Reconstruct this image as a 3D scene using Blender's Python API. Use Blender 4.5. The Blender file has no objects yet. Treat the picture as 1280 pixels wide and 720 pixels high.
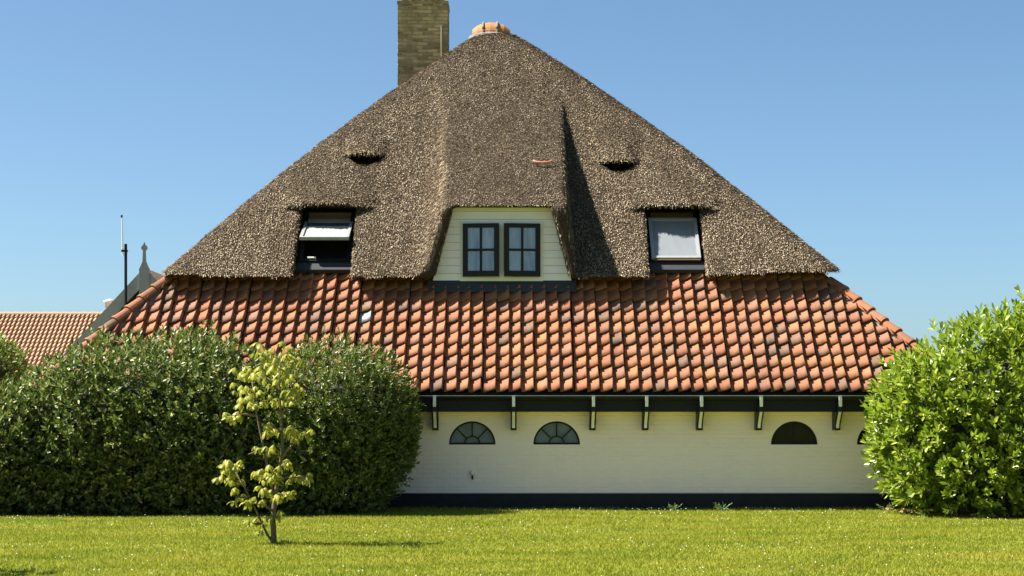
import bpy, math, random
import numpy as np
from mathutils import Vector, Matrix, Euler

R = math.radians
rng = np.random.default_rng(7)
random.seed(7)
S = bpy.context.scene
COL = S.collection

# ------------------------------------------------------------------ camera
cam_d = bpy.data.cameras.new("camera")
cam = bpy.data.objects.new("camera", cam_d)
COL.objects.link(cam)
cam.location = (0.0, -30.0, 1.6)
cam.rotation_euler = (R(90), 0, 0)
cam_d.lens = 64.1
cam_d.sensor_width = 36.0
cam_d.shift_y = 0.121
cam_d.clip_end = 2000
S.camera = cam

# ------------------------------------------------------------------ light
SUN_EL, SUN_AZ = 52.0, -88.5           # azimuth clockwise from +Y
w = bpy.data.worlds.new("World")
S.world = w
w.use_nodes = True
nt = w.node_tree
bg = nt.nodes["Background"]
sky = nt.nodes.new("ShaderNodeTexSky")
sky.sky_type = 'NISHITA'
sky.sun_disc = False
sky.sun_elevation = R(SUN_EL)
sky.sun_rotation = R(SUN_AZ)
sky.air_density = 0.7
sky.dust_density = 1.0
sky.ozone_density = 5.8
tint = nt.nodes.new("ShaderNodeMix")          # one even white-balance shift of the whole sky
tint.data_type = 'RGBA'
tint.blend_type = 'MULTIPLY'
tint.inputs[0].default_value = 1.0
tint.inputs[7].default_value = (0.98, 1.045, 0.955, 1.0)
nt.links.new(sky.outputs[0], tint.inputs[6])
nt.links.new(tint.outputs[2], bg.inputs[0])
bg.inputs[1].default_value = 0.05
sun_d = bpy.data.lights.new("sun", 'SUN')
sun_d.energy = 4.7
sun_d.angle = R(0.5)
sun_d.color = (1.0, 0.955, 0.87)
sun = bpy.data.objects.new("sun", sun_d)
COL.objects.link(sun)
sv = Vector((math.sin(R(SUN_AZ)) * math.cos(R(SUN_EL)), math.cos(R(SUN_AZ)) * math.cos(R(SUN_EL)), math.sin(R(SUN_EL))))
sun.rotation_euler = sv.to_track_quat('Z', 'Y').to_euler()
sun.location = sv * 60
S.view_settings.view_transform = 'Standard'
S.view_settings.look = 'None'
S.view_settings.exposure = 1.74
S.view_settings.gamma = 1.0

# ------------------------------------------------------------------ helpers
WL = {}


def link(o, parent=None, loc=(0, 0, 0)):
    COL.objects.link(o)
    loc = Vector(loc)
    WL[o.name] = loc
    if parent is not None:
        o.parent = parent
        o.location = loc - WL[parent.name]
    else:
        o.location = loc
    return o


def thing(name, label, cat, loc=(0, 0, 0), group=None):
    o = bpy.data.objects.new(name, None)
    o.empty_display_size = 0.3
    link(o, None, loc)
    tag(o, label, cat, group)
    return o


def tag(o, label=None, cat=None, group=None, kind=None):
    if label: o['label'] = label
    if cat: o['category'] = cat
    if group: o['group'] = group
    if kind: o['kind'] = kind
    return o


def make_mesh(name, V, F, mat=None, smooth=False):
    """V (n,3); F (m,k) array, or a list of arrays / index lists."""
    me = bpy.data.meshes.new(name)
    V = np.asarray(V, dtype=np.float32)
    if isinstance(F, np.ndarray):
        m, k = F.shape
        me.vertices.add(len(V))
        me.vertices.foreach_set("co", V.ravel())
        me.loops.add(m * k)
        me.loops.foreach_set("vertex_index", F.astype(np.int32).ravel())
        me.polygons.add(m)
        me.polygons.foreach_set("loop_start", (np.arange(m) * k).astype(np.int32))
        me.update(calc_edges=True)
    else:
        me.from_pydata([tuple(v) for v in V], [], [list(f) for f in F])
        me.update()
    if smooth:
        me.polygons.foreach_set("use_smooth", np.ones(len(me.polygons), dtype=bool))
    if mat: me.materials.append(mat)
    return me


def obj(name, me, parent=None, loc=(0, 0, 0), rot=None):
    o = bpy.data.objects.new(name, me)
    link(o, parent, loc)
    if rot is not None: o.rotation_euler = rot
    return o


class MB:
    """collects simple shapes into one mesh"""
    def __init__(s):
        s.V = []; s.F = []; s.n = 0

    def add(s, V, F):
        V = [tuple(v) for v in V]
        s.F += [[i + s.n for i in f] for f in F]
        s.V += V; s.n += len(V)

    def box(s, x0, x1, y0, y1, z0, z1, M=None, bev=0.0):
        if bev > 0:
            b = bev
            V = []
            for (a, yy) in ((0, y0), (1, y1)):
                V += [(x0 + b, yy, z0), (x1 - b, yy, z0), (x1, yy, z0 + b), (x1, yy, z1 - b),
                      (x1 - b, yy, z1), (x0 + b, yy, z1), (x0, yy, z1 - b), (x0, yy, z0 + b)]
            F = [list(range(8)), list(range(15, 7, -1))] + [[(i + 1) % 8, i, 8 + i, 8 + (i + 1) % 8] for i in range(8)]
        else:
            V = [(x, y, z) for x in (x0, x1) for y in (y0, y1) for z in (z0, z1)]
            F = [[0, 1, 3, 2], [4, 6, 7, 5], [0, 4, 5, 1], [2, 3, 7, 6], [0, 2, 6, 4], [1, 5, 7, 3]]
        if M is not None: V = [M @ Vector(v) for v in V]
        s.add(V, F)
        return s

    def prism(s, poly, axis, a0, a1, M=None):
        """poly: 2D points; extruded on axis ('x': poly is (y,z); 'y': poly is (x,z); 'z': (x,y))"""
        def p(u, v, a):
            return {'x': (a, u, v), 'y': (u, a, v), 'z': (u, v, a)}[axis]
        n = len(poly)
        V = [p(u, v, a0) for u, v in poly] + [p(u, v, a1) for u, v in poly]
        if M is not None: V = [M @ Vector(v) for v in V]
        F = [list(range(n)), list(range(2 * n - 1, n - 1, -1))] + [[(i + 1) % n, i, n + i, n + (i + 1) % n] for i in range(n)]
        s.add(V, F)
        return s

    def tube(s, pts, rad, sides=6):
        pts = [Vector(p) for p in pts]
        if not hasattr(rad, '__len__'): rad = [rad] * len(pts)
        V = []; F = []
        for i, p in enumerate(pts):
            d = (pts[min(i + 1, len(pts) - 1)] - pts[max(i - 1, 0)]).normalized()
            up = Vector((0, 0, 1)) if abs(d.z) < 0.9 else Vector((0, 1, 0))
            a = d.cross(up).normalized(); b = d.cross(a).normalized()
            for k in range(sides):
                t = 2 * math.pi * k / sides
                V.append(p + (a * math.cos(t) + b * math.sin(t)) * rad[i])
        for i in range(len(pts) - 1):
            for k in range(sides):
                k2 = (k + 1) % sides
                F.append([i * sides + k, i * sides + k2, (i + 1) * sides + k2, (i + 1) * sides + k])
        F.append(list(range(sides))[::-1]); F.append([len(V) - sides + k for k in range(sides)])
        s.add(V, F)
        return s

    def mesh(s, name, mat, smooth=False):
        me = make_mesh(name, s.V, s.F, mat, smooth)
        import bmesh
        bm = bmesh.new(); bm.from_mesh(me)
        bmesh.ops.recalc_face_normals(bm, faces=bm.faces)
        bm.to_mesh(me); bm.free()
        return me

    def build(s, name, mat, parent=None, smooth=False):
        return obj(name, s.mesh(name, mat, smooth), parent)


def lathe(mb, prof, x, y, z, n=12):
    V = []; F = []
    for r, h in prof:
        for k in range(n):
            t = 2 * math.pi * k / n
            V.append((x + r * math.cos(t), y + r * math.sin(t), z + h))
    for i in range(len(prof) - 1):
        for k in range(n):
            k2 = (k + 1) % n
            F.append([i * n + k, i * n + k2, (i + 1) * n + k2, (i + 1) * n + k])
    F.append(list(range(n))[::-1]); F.append([len(V) - n + k for k in range(n)])
    mb.add(V, F)


def instance_mesh(name, tv, tf, mats, mat, clamp=None):
    """tv (n,3), tf (m,k); mats (N,4,4) -> one mesh"""
    N = len(mats); n = len(tv)
    h = np.c_[tv, np.ones(n)]
    V = np.einsum('nij,kj->nki', mats, h)[:, :, :3].reshape(-1, 3)
    if clamp is not None: V = clamp(V)
    F = (tf[None] + (np.arange(N) * n)[:, None, None]).reshape(-1, tf.shape[1])
    return make_mesh(name, V, F, mat)


# ------------------------------------------------------------------ materials
def base_mat(name, rough=0.7, spec=0.5):
    m = bpy.data.materials.new(name)
    m.use_nodes = True
    b = m.node_tree.nodes["Principled BSDF"]
    b.inputs['Roughness'].default_value = rough
    b.inputs['Specular IOR Level'].default_value = spec
    return m, m.node_tree, b


def N(nt, t, **kw):
    n = nt.nodes.new(t)
    for k, v in kw.items(): setattr(n, k, v)
    return n


def pos_noise(nt, scale, detail=4, rough=0.6, stretch=None):
    g = N(nt, "ShaderNodeNewGeometry")
    src = g.outputs['Position']
    if stretch:
        mp = N(nt, "ShaderNodeMapping")
        mp.inputs['Scale'].default_value = stretch
        nt.links.new(src, mp.inputs[0]); src = mp.outputs[0]
    n = N(nt, "ShaderNodeTexNoise")
    n.inputs['Scale'].default_value = scale
    n.inputs['Detail'].default_value = detail
    n.inputs['Roughness'].default_value = rough
    nt.links.new(src, n.inputs['Vector'])
    return n.outputs['Fac']


def ramp(nt, fac, stops, interp='LINEAR'):
    r = N(nt, "ShaderNodeValToRGB")
    r.color_ramp.interpolation = interp
    e = r.color_ramp.elements
    while len(e) < len(stops): e.new(0.5)
    for i, (p, c) in enumerate(stops):
        e[i].position = p
        e[i].color = (*c, 1) if len(c) == 3 else c
    nt.links.new(fac, r.inputs[0])
    return r.outputs[0]


def mixc(nt, fac, a, b, mode='MIX'):
    m = N(nt, "ShaderNodeMix", data_type='RGBA', blend_type=mode)
    if isinstance(fac, (int, float)): m.inputs[0].default_value = fac
    else: nt.links.new(fac, m.inputs[0])
    for i, v in ((6, a), (7, b)):
        if isinstance(v, tuple): m.inputs[i].default_value = (*v, 1)
        else: nt.links.new(v, m.inputs[i])
    return m.outputs[2]


def rand01(nt):
    """random per object plus per loose piece"""
    oi = N(nt, "ShaderNodeObjectInfo"); g = N(nt, "ShaderNodeNewGeometry")
    a = N(nt, "ShaderNodeMath", operation='ADD'); f = N(nt, "ShaderNodeMath", operation='FRACT')
    nt.links.new(oi.outputs['Random'], a.inputs[0]); nt.links.new(g.outputs['Random Per Island'], a.inputs[1])
    nt.links.new(a.outputs[0], f.inputs[0])
    return f.outputs[0]


def bump(nt, b, h, strength, dist=0.01):
    bp = N(nt, "ShaderNodeBump")
    bp.inputs['Strength'].default_value = strength
    bp.inputs['Distance'].default_value = dist
    nt.links.new(h, bp.inputs['Height'])
    nt.links.new(bp.outputs[0], b.inputs['Normal'])


def plain(name, c1, c2=None, scale=6, rough=0.6, spec=0.5, bmp=0.0, bscale=60, stretch=None, metal=0.0):
    m, nt, b = base_mat(name, rough, spec)
    c2 = c2 or tuple(v * 0.8 for v in c1)
    f = pos_noise(nt, scale, 5, 0.65, stretch)
    nt.links.new(ramp(nt, f, [(0.3, c1), (0.7, c2)]), b.inputs['Base Color'])
    b.inputs['Metallic'].default_value = metal
    if bmp: bump(nt, b, pos_noise(nt, bscale, 4), bmp)
    return m


def thatch_mat():
    m, nt, b = base_mat("thatch_reed", 0.85, 0.2)
    r = rand01(nt)
    c = ramp(nt, r, [(0.0, (0.012, 0.008, 0.005)), (0.27, (0.055, 0.037, 0.021)), (0.48, (0.265, 0.195, 0.122)),
                     (0.8, (0.45, 0.345, 0.225)), (1.0, (0.66, 0.54, 0.385))])  # wide dark-to-straw spread stands in for shadow contrast between reeds
    big = pos_noise(nt, 0.55, 4)
    c = mixc(nt, ramp(nt, big, [(0.35, (0, 0, 0)), (0.7, (0.5, 0.5, 0.5))]), c, mixc(nt, 1.0, c, (0.80, 0.78, 0.75), 'MULTIPLY'))
    sk = pos_noise(nt, 2.4, 5, 0.7, (1.6, 0.35, 0.35))
    c = mixc(nt, ramp(nt, sk, [(0.42, (0, 0, 0)), (0.62, (1, 1, 1))]), c, mixc(nt, 1.0, c, (0.60, 0.56, 0.50), 'MULTIPLY'))
    moss = pos_noise(nt, 1.3, 6, 0.75)
    mm = N(nt, "ShaderNodeMath", operation='MULTIPLY')
    nt.links.new(ramp(nt, moss, [(0.60, (0, 0, 0)), (0.74, (1, 1, 1))]), mm.inputs[0])
    nt.links.new(ramp(nt, r, [(0.45, (0, 0, 0)), (0.6, (.6, .6, .6))]), mm.inputs[1])
    c = mixc(nt, mm.outputs[0], c, (0.36, 0.255, 0.075))
    nt.links.new(c, b.inputs['Base Color'])
    return m


def thatch_bed_mat():
    m, nt, b = base_mat("thatch_bed", 0.9, 0.15)
    f = pos_noise(nt, 42, 6, 0.85)
    nt.links.new(ramp(nt, f, [(0.32, (0.018, 0.013, 0.008)), (0.52, (0.065, 0.048, 0.03)), (0.70, (0.18, 0.135, 0.085))]), b.inputs['Base Color'])  # dark tones paint the shaded gaps between reeds into the bed
    bump(nt, b, f, 1.0, 0.05)
    return m


def tile_mat(name, dull=0.0):
    m, nt, b = base_mat(name, 0.8, 0.25)
    r = rand01(nt)
    c = ramp(nt, r, [(0.0, (0.25, 0.083, 0.036)), (0.22, (0.31, 0.110, 0.043)), (0.45, (0.255, 0.098, 0.050)),
                     (0.6, (0.345, 0.137, 0.05)), (0.78, (0.29, 0.118, 0.066)), (0.88, (0.195, 0.104, 0.060)), (0.94, (0.13, 0.075, 0.05)), (1.0, (0.345, 0.147, 0.058))])
    st = pos_noise(nt, 14, 6, 0.75)
    c = mixc(nt, ramp(nt, st, [(0.42, (0, 0, 0)), (0.75, (0.75, 0.75, 0.75))]), c, (0.17, 0.095, 0.057))
    st2 = pos_noise(nt, 37, 5, 0.7)
    c = mixc(nt, ramp(nt, st2, [(0.6, (0, 0, 0)), (0.75, (0.6, 0.6, 0.6))]), c, (0.33, 0.20, 0.10))
    st3 = pos_noise(nt, 0.9, 5, 0.65, (2.2, 0.8, 0.8))
    c = mixc(nt, ramp(nt, st3, [(0.44, (0, 0, 0)), (0.68, (0.85, 0.85, 0.85))]), c, mixc(nt, 1.0, c, (0.62, 0.66, 0.70), 'MULTIPLY'))
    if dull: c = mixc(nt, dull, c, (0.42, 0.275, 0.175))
    nt.links.new(c, b.inputs['Base Color'])
    bump(nt, b, pos_noise(nt, 70, 5), 0.35, 0.006)
    return m


def leaf_mat(name, stops, rough=0.38, spec=0.6, trans=0.3, tcol=(0.25, 0.4, 0.05)):
    m, nt, b = base_mat(name, rough, spec)
    r = rand01(nt)
    c = ramp(nt, r, stops)
    nt.links.new(c, b.inputs['Base Color'])
    t = N(nt, "ShaderNodeBsdfTranslucent")
    nt.links.new(mixc(nt, 0.5, c, tcol), t.inputs[0])
    mx = N(nt, "ShaderNodeMixShader")
    mx.inputs[0].default_value = trans
    nt.links.new(b.outputs[0], mx.inputs[1]); nt.links.new(t.outputs[0], mx.inputs[2])
    nt.links.new(mx.outputs[0], nt.nodes["Material Output"].inputs[0])
    return m


M = {}
M['reed'] = thatch_mat()
M['bed'] = thatch_bed_mat()
M['tile'] = tile_mat("clay_tile")
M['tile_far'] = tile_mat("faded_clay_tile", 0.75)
M['tile_orange'] = plain("orange_clay", (0.42, 0.17, 0.055), (0.27, 0.13, 0.06), 14, 0.75, 0.3, 0.3)
M['mortar'] = plain("mortar", (0.25, 0.22, 0.18), (0.15, 0.135, 0.11), 18, 0.9, 0.2, 0.5)
M['cream'] = plain("cream_wall_paint", (0.93, 0.785, 0.695), (0.90, 0.755, 0.66), 3.5, 0.75, 0.3, 0.35, 90)
M['tar'] = plain("black_tar_paint", (0.012, 0.012, 0.015), (0.02, 0.02, 0.023), 8, 0.6, 0.2, 0.3)
M['black'] = plain("black_timber_paint", (0.010, 0.010, 0.011), (0.016, 0.016, 0.017), 12, 0.45, 0.18, 0.1)
M['old_zinc'] = plain("dull_glass_tile", (0.22, 0.225, 0.22), (0.15, 0.155, 0.155), 20, 0.5, 0.4)
M['white'] = plain("white_paint", (0.80, 0.79, 0.74), (0.74, 0.73, 0.68), 9, 0.5)
M['board'] = plain("cream_board_paint", (0.91, 0.875, 0.86), (0.88, 0.845, 0.83), 5, 0.45, 0.4, 0.1, 50, (1, 1, 6))
M['lead'] = plain("lead_sheet", (0.035, 0.038, 0.045), (0.025, 0.027, 0.032), 10, 0.6, 0.3, 0.2, 25)
M['zinc'] = plain("zinc", (0.50, 0.52, 0.54), (0.36, 0.37, 0.39), 14, 0.4, 0.5)
M['aluminium'] = plain("grey_aluminium", (0.30, 0.31, 0.31), (0.25, 0.26, 0.26), 10, 0.35, 0.5)
M['grey'] = plain("grey_barge_paint", (0.26, 0.28, 0.31), (0.22, 0.24, 0.27), 6, 0.55, 0.4)
M['dark'] = plain("dark_room", (0.012, 0.011, 0.010), (0.02, 0.018, 0.016), 5, 0.8)
M['wood'] = plain("brown_timber", (0.16, 0.09, 0.045), (0.10, 0.055, 0.03), 16, 0.6, 0.3, 0.2, 60, (1, 8, 8))
M['brick'] = None
M['red'] = plain("pale_red_clay", (0.52, 0.2, 0.14), (0.42, 0.16, 0.11), 20, 0.7)
M['bark'] = plain("bark", (0.17, 0.135, 0.085), (0.09, 0.07, 0.045), 35, 0.85, 0.2, 0.6)
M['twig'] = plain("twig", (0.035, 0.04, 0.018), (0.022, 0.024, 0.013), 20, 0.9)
M['soil'] = plain("lawn_soil", (0.13, 0.15, 0.018), (0.165, 0.17, 0.022), 1.2, 0.95, 0.1, 0.6, 50)
M['flower'] = plain("white_petals", (0.85, 0.85, 0.80), (0.78, 0.78, 0.70), 9, 0.7)
M['yellow_flower'] = plain("yellow_petals", (0.75, 0.55, 0.03), (0.7, 0.45, 0.02), 9, 0.7)


def chimney_brick():
    m, nt, b = base_mat("weathered_yellow_brick", 0.9, 0.2)
    r = rand01(nt)
    c = ramp(nt, r, [(0, (0.22, 0.165, 0.09)), (0.4, (0.37, 0.28, 0.155)), (0.75, (0.50, 0.375, 0.21)), (1, (0.33, 0.26, 0.17))])
    s = pos_noise(nt, 2.2, 5, 0.7, (2.2, 2.2, 1))
    c = mixc(nt, ramp(nt, s, [(0.45, (0, 0, 0)), (0.75, (0.75, 0.75, 0.75))]), c, (0.06, 0.052, 0.038))
    nt.links.new(c, b.inputs['Base Color'])
    bump(nt, b, pos_noise(nt, 80, 4), 0.5)
    return m


M['brick'] = chimney_brick()


def pane_mat(name, c1, c2, rough=0.04, spec=0.9, coat=0.0, scale=2.0, stretch=(1, 1, 1)):
    m, nt, b = base_mat(name, rough, spec)
    f = pos_noise(nt, scale, 3, 0.5, stretch)
    nt.links.new(ramp(nt, f, [(0.35, c1), (0.65, c2)]), b.inputs['Base Color'])
    b.inputs['Coat Weight'].default_value = coat
    b.inputs['Coat Roughness'].default_value = 0.03
    return m


M['curtain_pane'] = pane_mat("pane_with_pale_curtain", (0.22, 0.30, 0.43), (0.13, 0.18, 0.28), 0.08, 0.6, 0.3, 3.5, (3, 1, 0.6))
M['grey_pane'] = pane_mat("grey_window_glass", (0.14, 0.18, 0.235), (0.09, 0.12, 0.16), 0.08, 0.25, 0.0, 5)
M['dark_pane'] = pane_mat("dark_window_glass", (0.012, 0.014, 0.011), (0.02, 0.022, 0.016), 0.04, 0.10, 0.0, 4)
M['blind'] = pane_mat("roof_window_glass_over_white_blind", (0.205, 0.222, 0.235), (0.19, 0.205, 0.218), 0.12, 0.5, 0.3, 3, (3, 1, 1))
M['green_pane'] = pane_mat("roof_window_glass", (0.50, 0.52, 0.46), (0.42, 0.44, 0.39), 0.08, 0.6, 0.5, 3)

M['laurel'] = leaf_mat("glossy_laurel_leaf", [(0, (0.09, 0.14, 0.010)), (0.45, (0.185, 0.25, 0.015)), (0.8, (0.28, 0.33, 0.024)), (1, (0.38, 0.40, 0.06))], 0.36, 0.6, 0.32, (0.3, 0.5, 0.03))
M['hedge'] = leaf_mat("hedge_leaf", [(0, (0.035, 0.055, 0.012)), (0.5, (0.095, 0.132, 0.024)), (0.82, (0.20, 0.225, 0.05)), (1, (0.40, 0.35, 0.13))], 0.46, 0.42, 0.25, (0.15, 0.26, 0.03))
M['hedge_fine'] = leaf_mat("fine_hedge_leaf", [(0, (0.035, 0.058, 0.012)), (0.5, (0.09, 0.135, 0.02)), (0.85, (0.18, 0.205, 0.04)), (1, (0.34, 0.28, 0.09))], 0.42, 0.5, 0.25, (0.2, 0.3, 0.03))
M['chestnut'] = leaf_mat("young_chestnut_leaf", [(0, (0.16, 0.195, 0.015)), (0.5, (0.26, 0.275, 0.022)), (1, (0.38, 0.345, 0.04))], 0.5, 0.4, 0.35, (0.45, 0.45, 0.05))
M['pale_shrub'] = leaf_mat("pale_shrub_leaf", [(0, (0.06, 0.10, 0.02)), (0.6, (0.14, 0.18, 0.03)), (1, (0.2, 0.2, 0.05))], 0.5, 0.4, 0.3)
M['weed'] = leaf_mat("weed_leaf", [(0, (0.09, 0.16, 0.04)), (1, (0.26, 0.32, 0.15))], 0.5, 0.4, 0.3)
M['dry'] = leaf_mat("dry_leaf", [(0, (0.25, 0.12, 0.05)), (0.5, (0.42, 0.24, 0.11)), (1, (0.6, 0.42, 0.24))], 0.7, 0.3, 0.15, (0.4, 0.2, 0.05))


def grass_mat():
    m, nt, b = base_mat("grass_blade", 0.6, 0.25)
    r = rand01(nt)
    c = ramp(nt, r, [(0, (0.175, 0.215, 0.012)), (0.5, (0.26, 0.29, 0.017)), (0.85, (0.33, 0.325, 0.026)), (1, (0.42, 0.38, 0.08))])
    p = pos_noise(nt, 0.8, 5, 0.6, (0.6, 1.3, 1))
    c = mixc(nt, ramp(nt, p, [(0.40, (0.0, 0.0, 0.0)), (0.68, (0.6, 0.6, 0.6))]), c, (0.36, 0.31, 0.04))
    p2 = pos_noise(nt, 1.1, 5, 0.7, (0.45, 1.3, 1))
    c = mixc(nt, ramp(nt, p2, [(0.44, (0.0, 0.0, 0.0)), (0.66, (0.8, 0.8, 0.8))]), c, (0.11, 0.19, 0.006))
    nt.links.new(c, b.inputs['Base Color'])
    t = N(nt, "ShaderNodeBsdfTranslucent")
    nt.links.new(c, t.inputs[0])
    mx = N(nt, "ShaderNodeMixShader"); mx.inputs[0].default_value = 0.4
    nt.links.new(b.outputs[0], mx.inputs[1]); nt.links.new(t.outputs[0], mx.inputs[2])
    nt.links.new(mx.outputs[0], nt.nodes["Material Output"].inputs[0])
    return m


M['grass'] = grass_mat()


def snoise(P, f, seed=0, oct=3):
    r = np.random.default_rng(seed)
    out = np.zeros(P.shape[:-1], dtype=np.float32); a = 1.0; tot = 0
    for o in range(oct):
        for k in range(3):
            d = r.normal(size=P.shape[-1]); d /= np.linalg.norm(d)
            out += a * np.sin((P @ d.astype(np.float32)) * f * r.uniform(0.7, 1.4) + r.uniform(0, 6.28)).astype(np.float32) / 3
        tot += a; a *= 0.55; f *= 2.1
    return out / tot


# ------------------------------------------------------------------ ground
def ground_z(x, y):
    x = np.asarray(x, dtype=np.float32); y = np.asarray(y, dtype=np.float32)
    P = np.stack([x, y], -1)
    fade = np.clip((-y - 0.3) / 2.0, 0, 1) * np.clip((40 - np.abs(x)) / 20, 0, 1)
    return 0.03 * snoise(P, 0.9, 3, 2) * fade


gx = np.concatenate([np.array([-900, -400, -150, -60, -30, -20]), np.linspace(-14, 14, 113), np.array([20, 30, 60, 150, 400, 900])])
gy = np.concatenate([np.array([-900, -400, -150, -60, -34]), np.linspace(-28, 2, 121), np.array([8, 16, 30, 60, 150, 400, 900])])
GX, GY = np.meshgrid(gx, gy, indexing='ij')
GV = np.stack([GX, GY, ground_z(GX, GY)], -1).reshape(-1, 3)
ii, jj = np.meshgrid(np.arange(len(gx) - 1), np.arange(len(gy) - 1), indexing='ij')
q = (ii * len(gy) + jj).ravel()
GF = np.stack([q, q + len(gy), q + len(gy) + 1, q + 1], -1)
lawn = obj("lawn", make_mesh("lawn", GV, GF, M['soil'], True))
tag(lawn, "wide mown lawn running up to the farmhouse wall", kind='structure')


# ------------------------------------------------------------------ farmhouse
house = thing("farmhouse", "thatched pyramid-roofed farmhouse with orange tile skirt roof and cream wall", "house")

# ---- wall with half round openings
WX0, WX1, WTOP, PL = -7.3, 7.0, 1.93, 0.262
SILL, WR = 1.062, 0.385
WIN = [(-0.655, 'grey'), (0.735, 'grey'), (4.645, 'dark'), (6.06, 'dark')]
V = []; F = []


def quad(a, b, c, d):
    n = len(V); V.extend([a, b, c, d]); F.append([n, n + 1, n + 2, n + 3])


xs = [WX0]
for xc, _ in WIN:
    quad((xs[-1], 0, PL - 0.02), (xc - WR, 0, PL - 0.02), (xc - WR, 0, WTOP), (xs[-1], 0, WTOP))
    na = 24
    ang = [math.pi - math.pi * k / na for k in range(na + 1)]
    pts = [(xc + WR * math.cos(a), SILL + WR * math.sin(a)) for a in ang]
    for k in range(na):
        (xa, za), (xb, zb) = pts[k], pts[k + 1]
        quad((xa, 0, za), (xb, 0, zb), (xb, 0, WTOP), (xa, 0, WTOP))
        quad((xa, 0, za), (xa, 0.14, za), (xb, 0.14, zb), (xb, 0, zb))
    quad((xc - WR, 0, PL - 0.02), (xc + WR, 0, PL - 0.02), (xc + WR, 0, SILL), (xc - WR, 0, SILL))
    quad((xc - WR, 0, SILL), (xc + WR, 0, SILL), (xc + WR, 0.14, SILL), (xc - WR, 0.14, SILL))
    xs.append(xc + WR)
quad((xs[-1], 0, PL - 0.02), (WX1, 0, PL - 0.02), (WX1, 0, WTOP), (xs[-1], 0, WTOP))
quad((WX0, 0, 0), (WX0, 14.4, 0), (WX0, 14.4, WTOP), (WX0, 0, WTOP))
quad((WX1, 0, 0), (WX1, 0, WTOP), (WX1, 14.4, WTOP), (WX1, 14.4, 0))
quad((WX0, 14.4, 0), (WX1, 14.4, 0), (WX1, 14.4, WTOP), (WX0, 14.4, WTOP))
wall = obj("wall", make_mesh("wall", V, F, M['cream']), house)
# painted bricks, slightly uneven, proud of the joints
bv = []; 
z = PL + 0.012; row = 0
while z + 0.066 < WTOP:
    x = WX0 + (0.11 if row % 2 else 0.0)
    while x + 0.21 < WX1:
        x1 = x + 0.208; z1 = z + 0.064
        ok = True
        for xc, _ in WIN:
            nx = min(max(xc, x), x1); nz = max(z, SILL)
            if z1 > SILL - 0.01 and (nx - xc) ** 2 + (nz - SILL) ** 2 < (WR + 0.012) ** 2: ok = False
        if ok: bv.append((x, x1, z, z1, 0.0018 + 0.0035 * random.random()))
        x += 0.22
    z += 0.0755; row += 1
mb = MB()
for x, x1, z0, z1, d in bv:
    e = 0.006
    mb.add([(x, -0.0005, z0), (x1, -0.0005, z0), (x1, -0.0005, z1), (x, -0.0005, z1),
            (x + e, -d, z0 + e), (x1 - e, -d, z0 + e), (x1 - e, -d, z1 - e), (x + e, -d, z1 - e)],
           [[4, 5, 6, 7], [0, 1, 5, 4], [1, 2, 6, 5], [2, 3, 7, 6], [3, 0, 4, 7]])
o = obj("wall_brickwork", make_mesh("wall_brickwork", mb.V, mb.F, M['cream']), wall)
o['kind'] = 'stuff'
MB().box(WX0 - 0.03, WX1 + 0.03, -0.03, 14.43, -0.05, PL, bev=0.0).build("plinth", M['tar'], wall)


def half_round_window(xc, kind):
    n = 28
    fr = MB()
    yf0, yf1 = 0.05, 0.11
    ro, ri = WR - 0.002, WR - 0.03
    A = [math.pi * k / n for k in range(n + 1)]
    for k in range(n):
        a, b = A[k], A[k + 1]
        P = [(xc + r * math.cos(t), y, SILL + 0.002 + r * math.sin(t)) for r in (ro, ri) for y in (yf0, yf1) for t in (a, b)]
        fr.add(P, [[0, 1, 5, 4], [2, 6, 7, 3], [4, 5, 7, 6]])
    fr.box(xc - ri, xc + ri, yf0 + 0.001, yf1, SILL + 0.002, SILL + 0.03)
    f = fr.build("half_round_window", M['black'], house)
    # pane
    pp = [(xc + ri * math.cos(t), SILL + 0.02 + (ri - 0.02) * math.sin(t)) for t in A]
    MB().prism(pp, 'y', 0.083, 0.091).build("pane", M['grey_pane' if kind == 'grey' else 'dark_pane'], f)
    if kind == 'grey':
        rr = 0.125
        for a in (45, 90, 135):
            d = Vector((math.cos(R(a)), 0, math.sin(R(a)))); pz = Vector((-d.z, 0, d.x))
            c0 = Vector((xc, 0, SILL + 0.01))
            g = MB()
            p0, p1 = c0 + d * rr, c0 + d * (ri + 0.003)
            g.add([p + pz * s * 0.0095 + Vector((0, y, 0)) for p in (p0, p1) for s in (-1, 1) for y in (0.057, 0.084)],
                  [[0, 1, 3, 2], [4, 6, 7, 5], [0, 4, 5, 1], [2, 3, 7, 6], [0, 2, 6, 4], [1, 5, 7, 3]])
            g.build("glazing_bar", M['black'], f)
        g = MB()
        for k in range(n):
            a, b = A[k], A[k + 1]
            P = [(xc + r * math.cos(t), y, SILL + 0.01 + r * math.sin(t)) for r in (rr + 0.009, rr - 0.01) for y in (0.055, 0.084) for t in (a, b)]
            g.add(P, [[0, 1, 5, 4], [0, 2, 3, 1], [4, 5, 7, 6]])
        g.build("glazing_arc", M['black'], f)
        f['label'] = "half round window with fan glazing bars and grey glass"
    else:
        g = MB(); g.box(xc - 0.008, xc + 0.008, 0.07, 0.084, SILL + 0.03, SILL + ri); g.build("glazing_bar", M['black'], f)
        f['label'] = "half round window with dark glass and black frame"


for xc, k in WIN: half_round_window(xc, k)
MB().box(WX0 + 0.02, WX1 - 0.02, 0.6, 0.62, PL, WTOP).build("inner_wall", M['dark'], wall)

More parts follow.
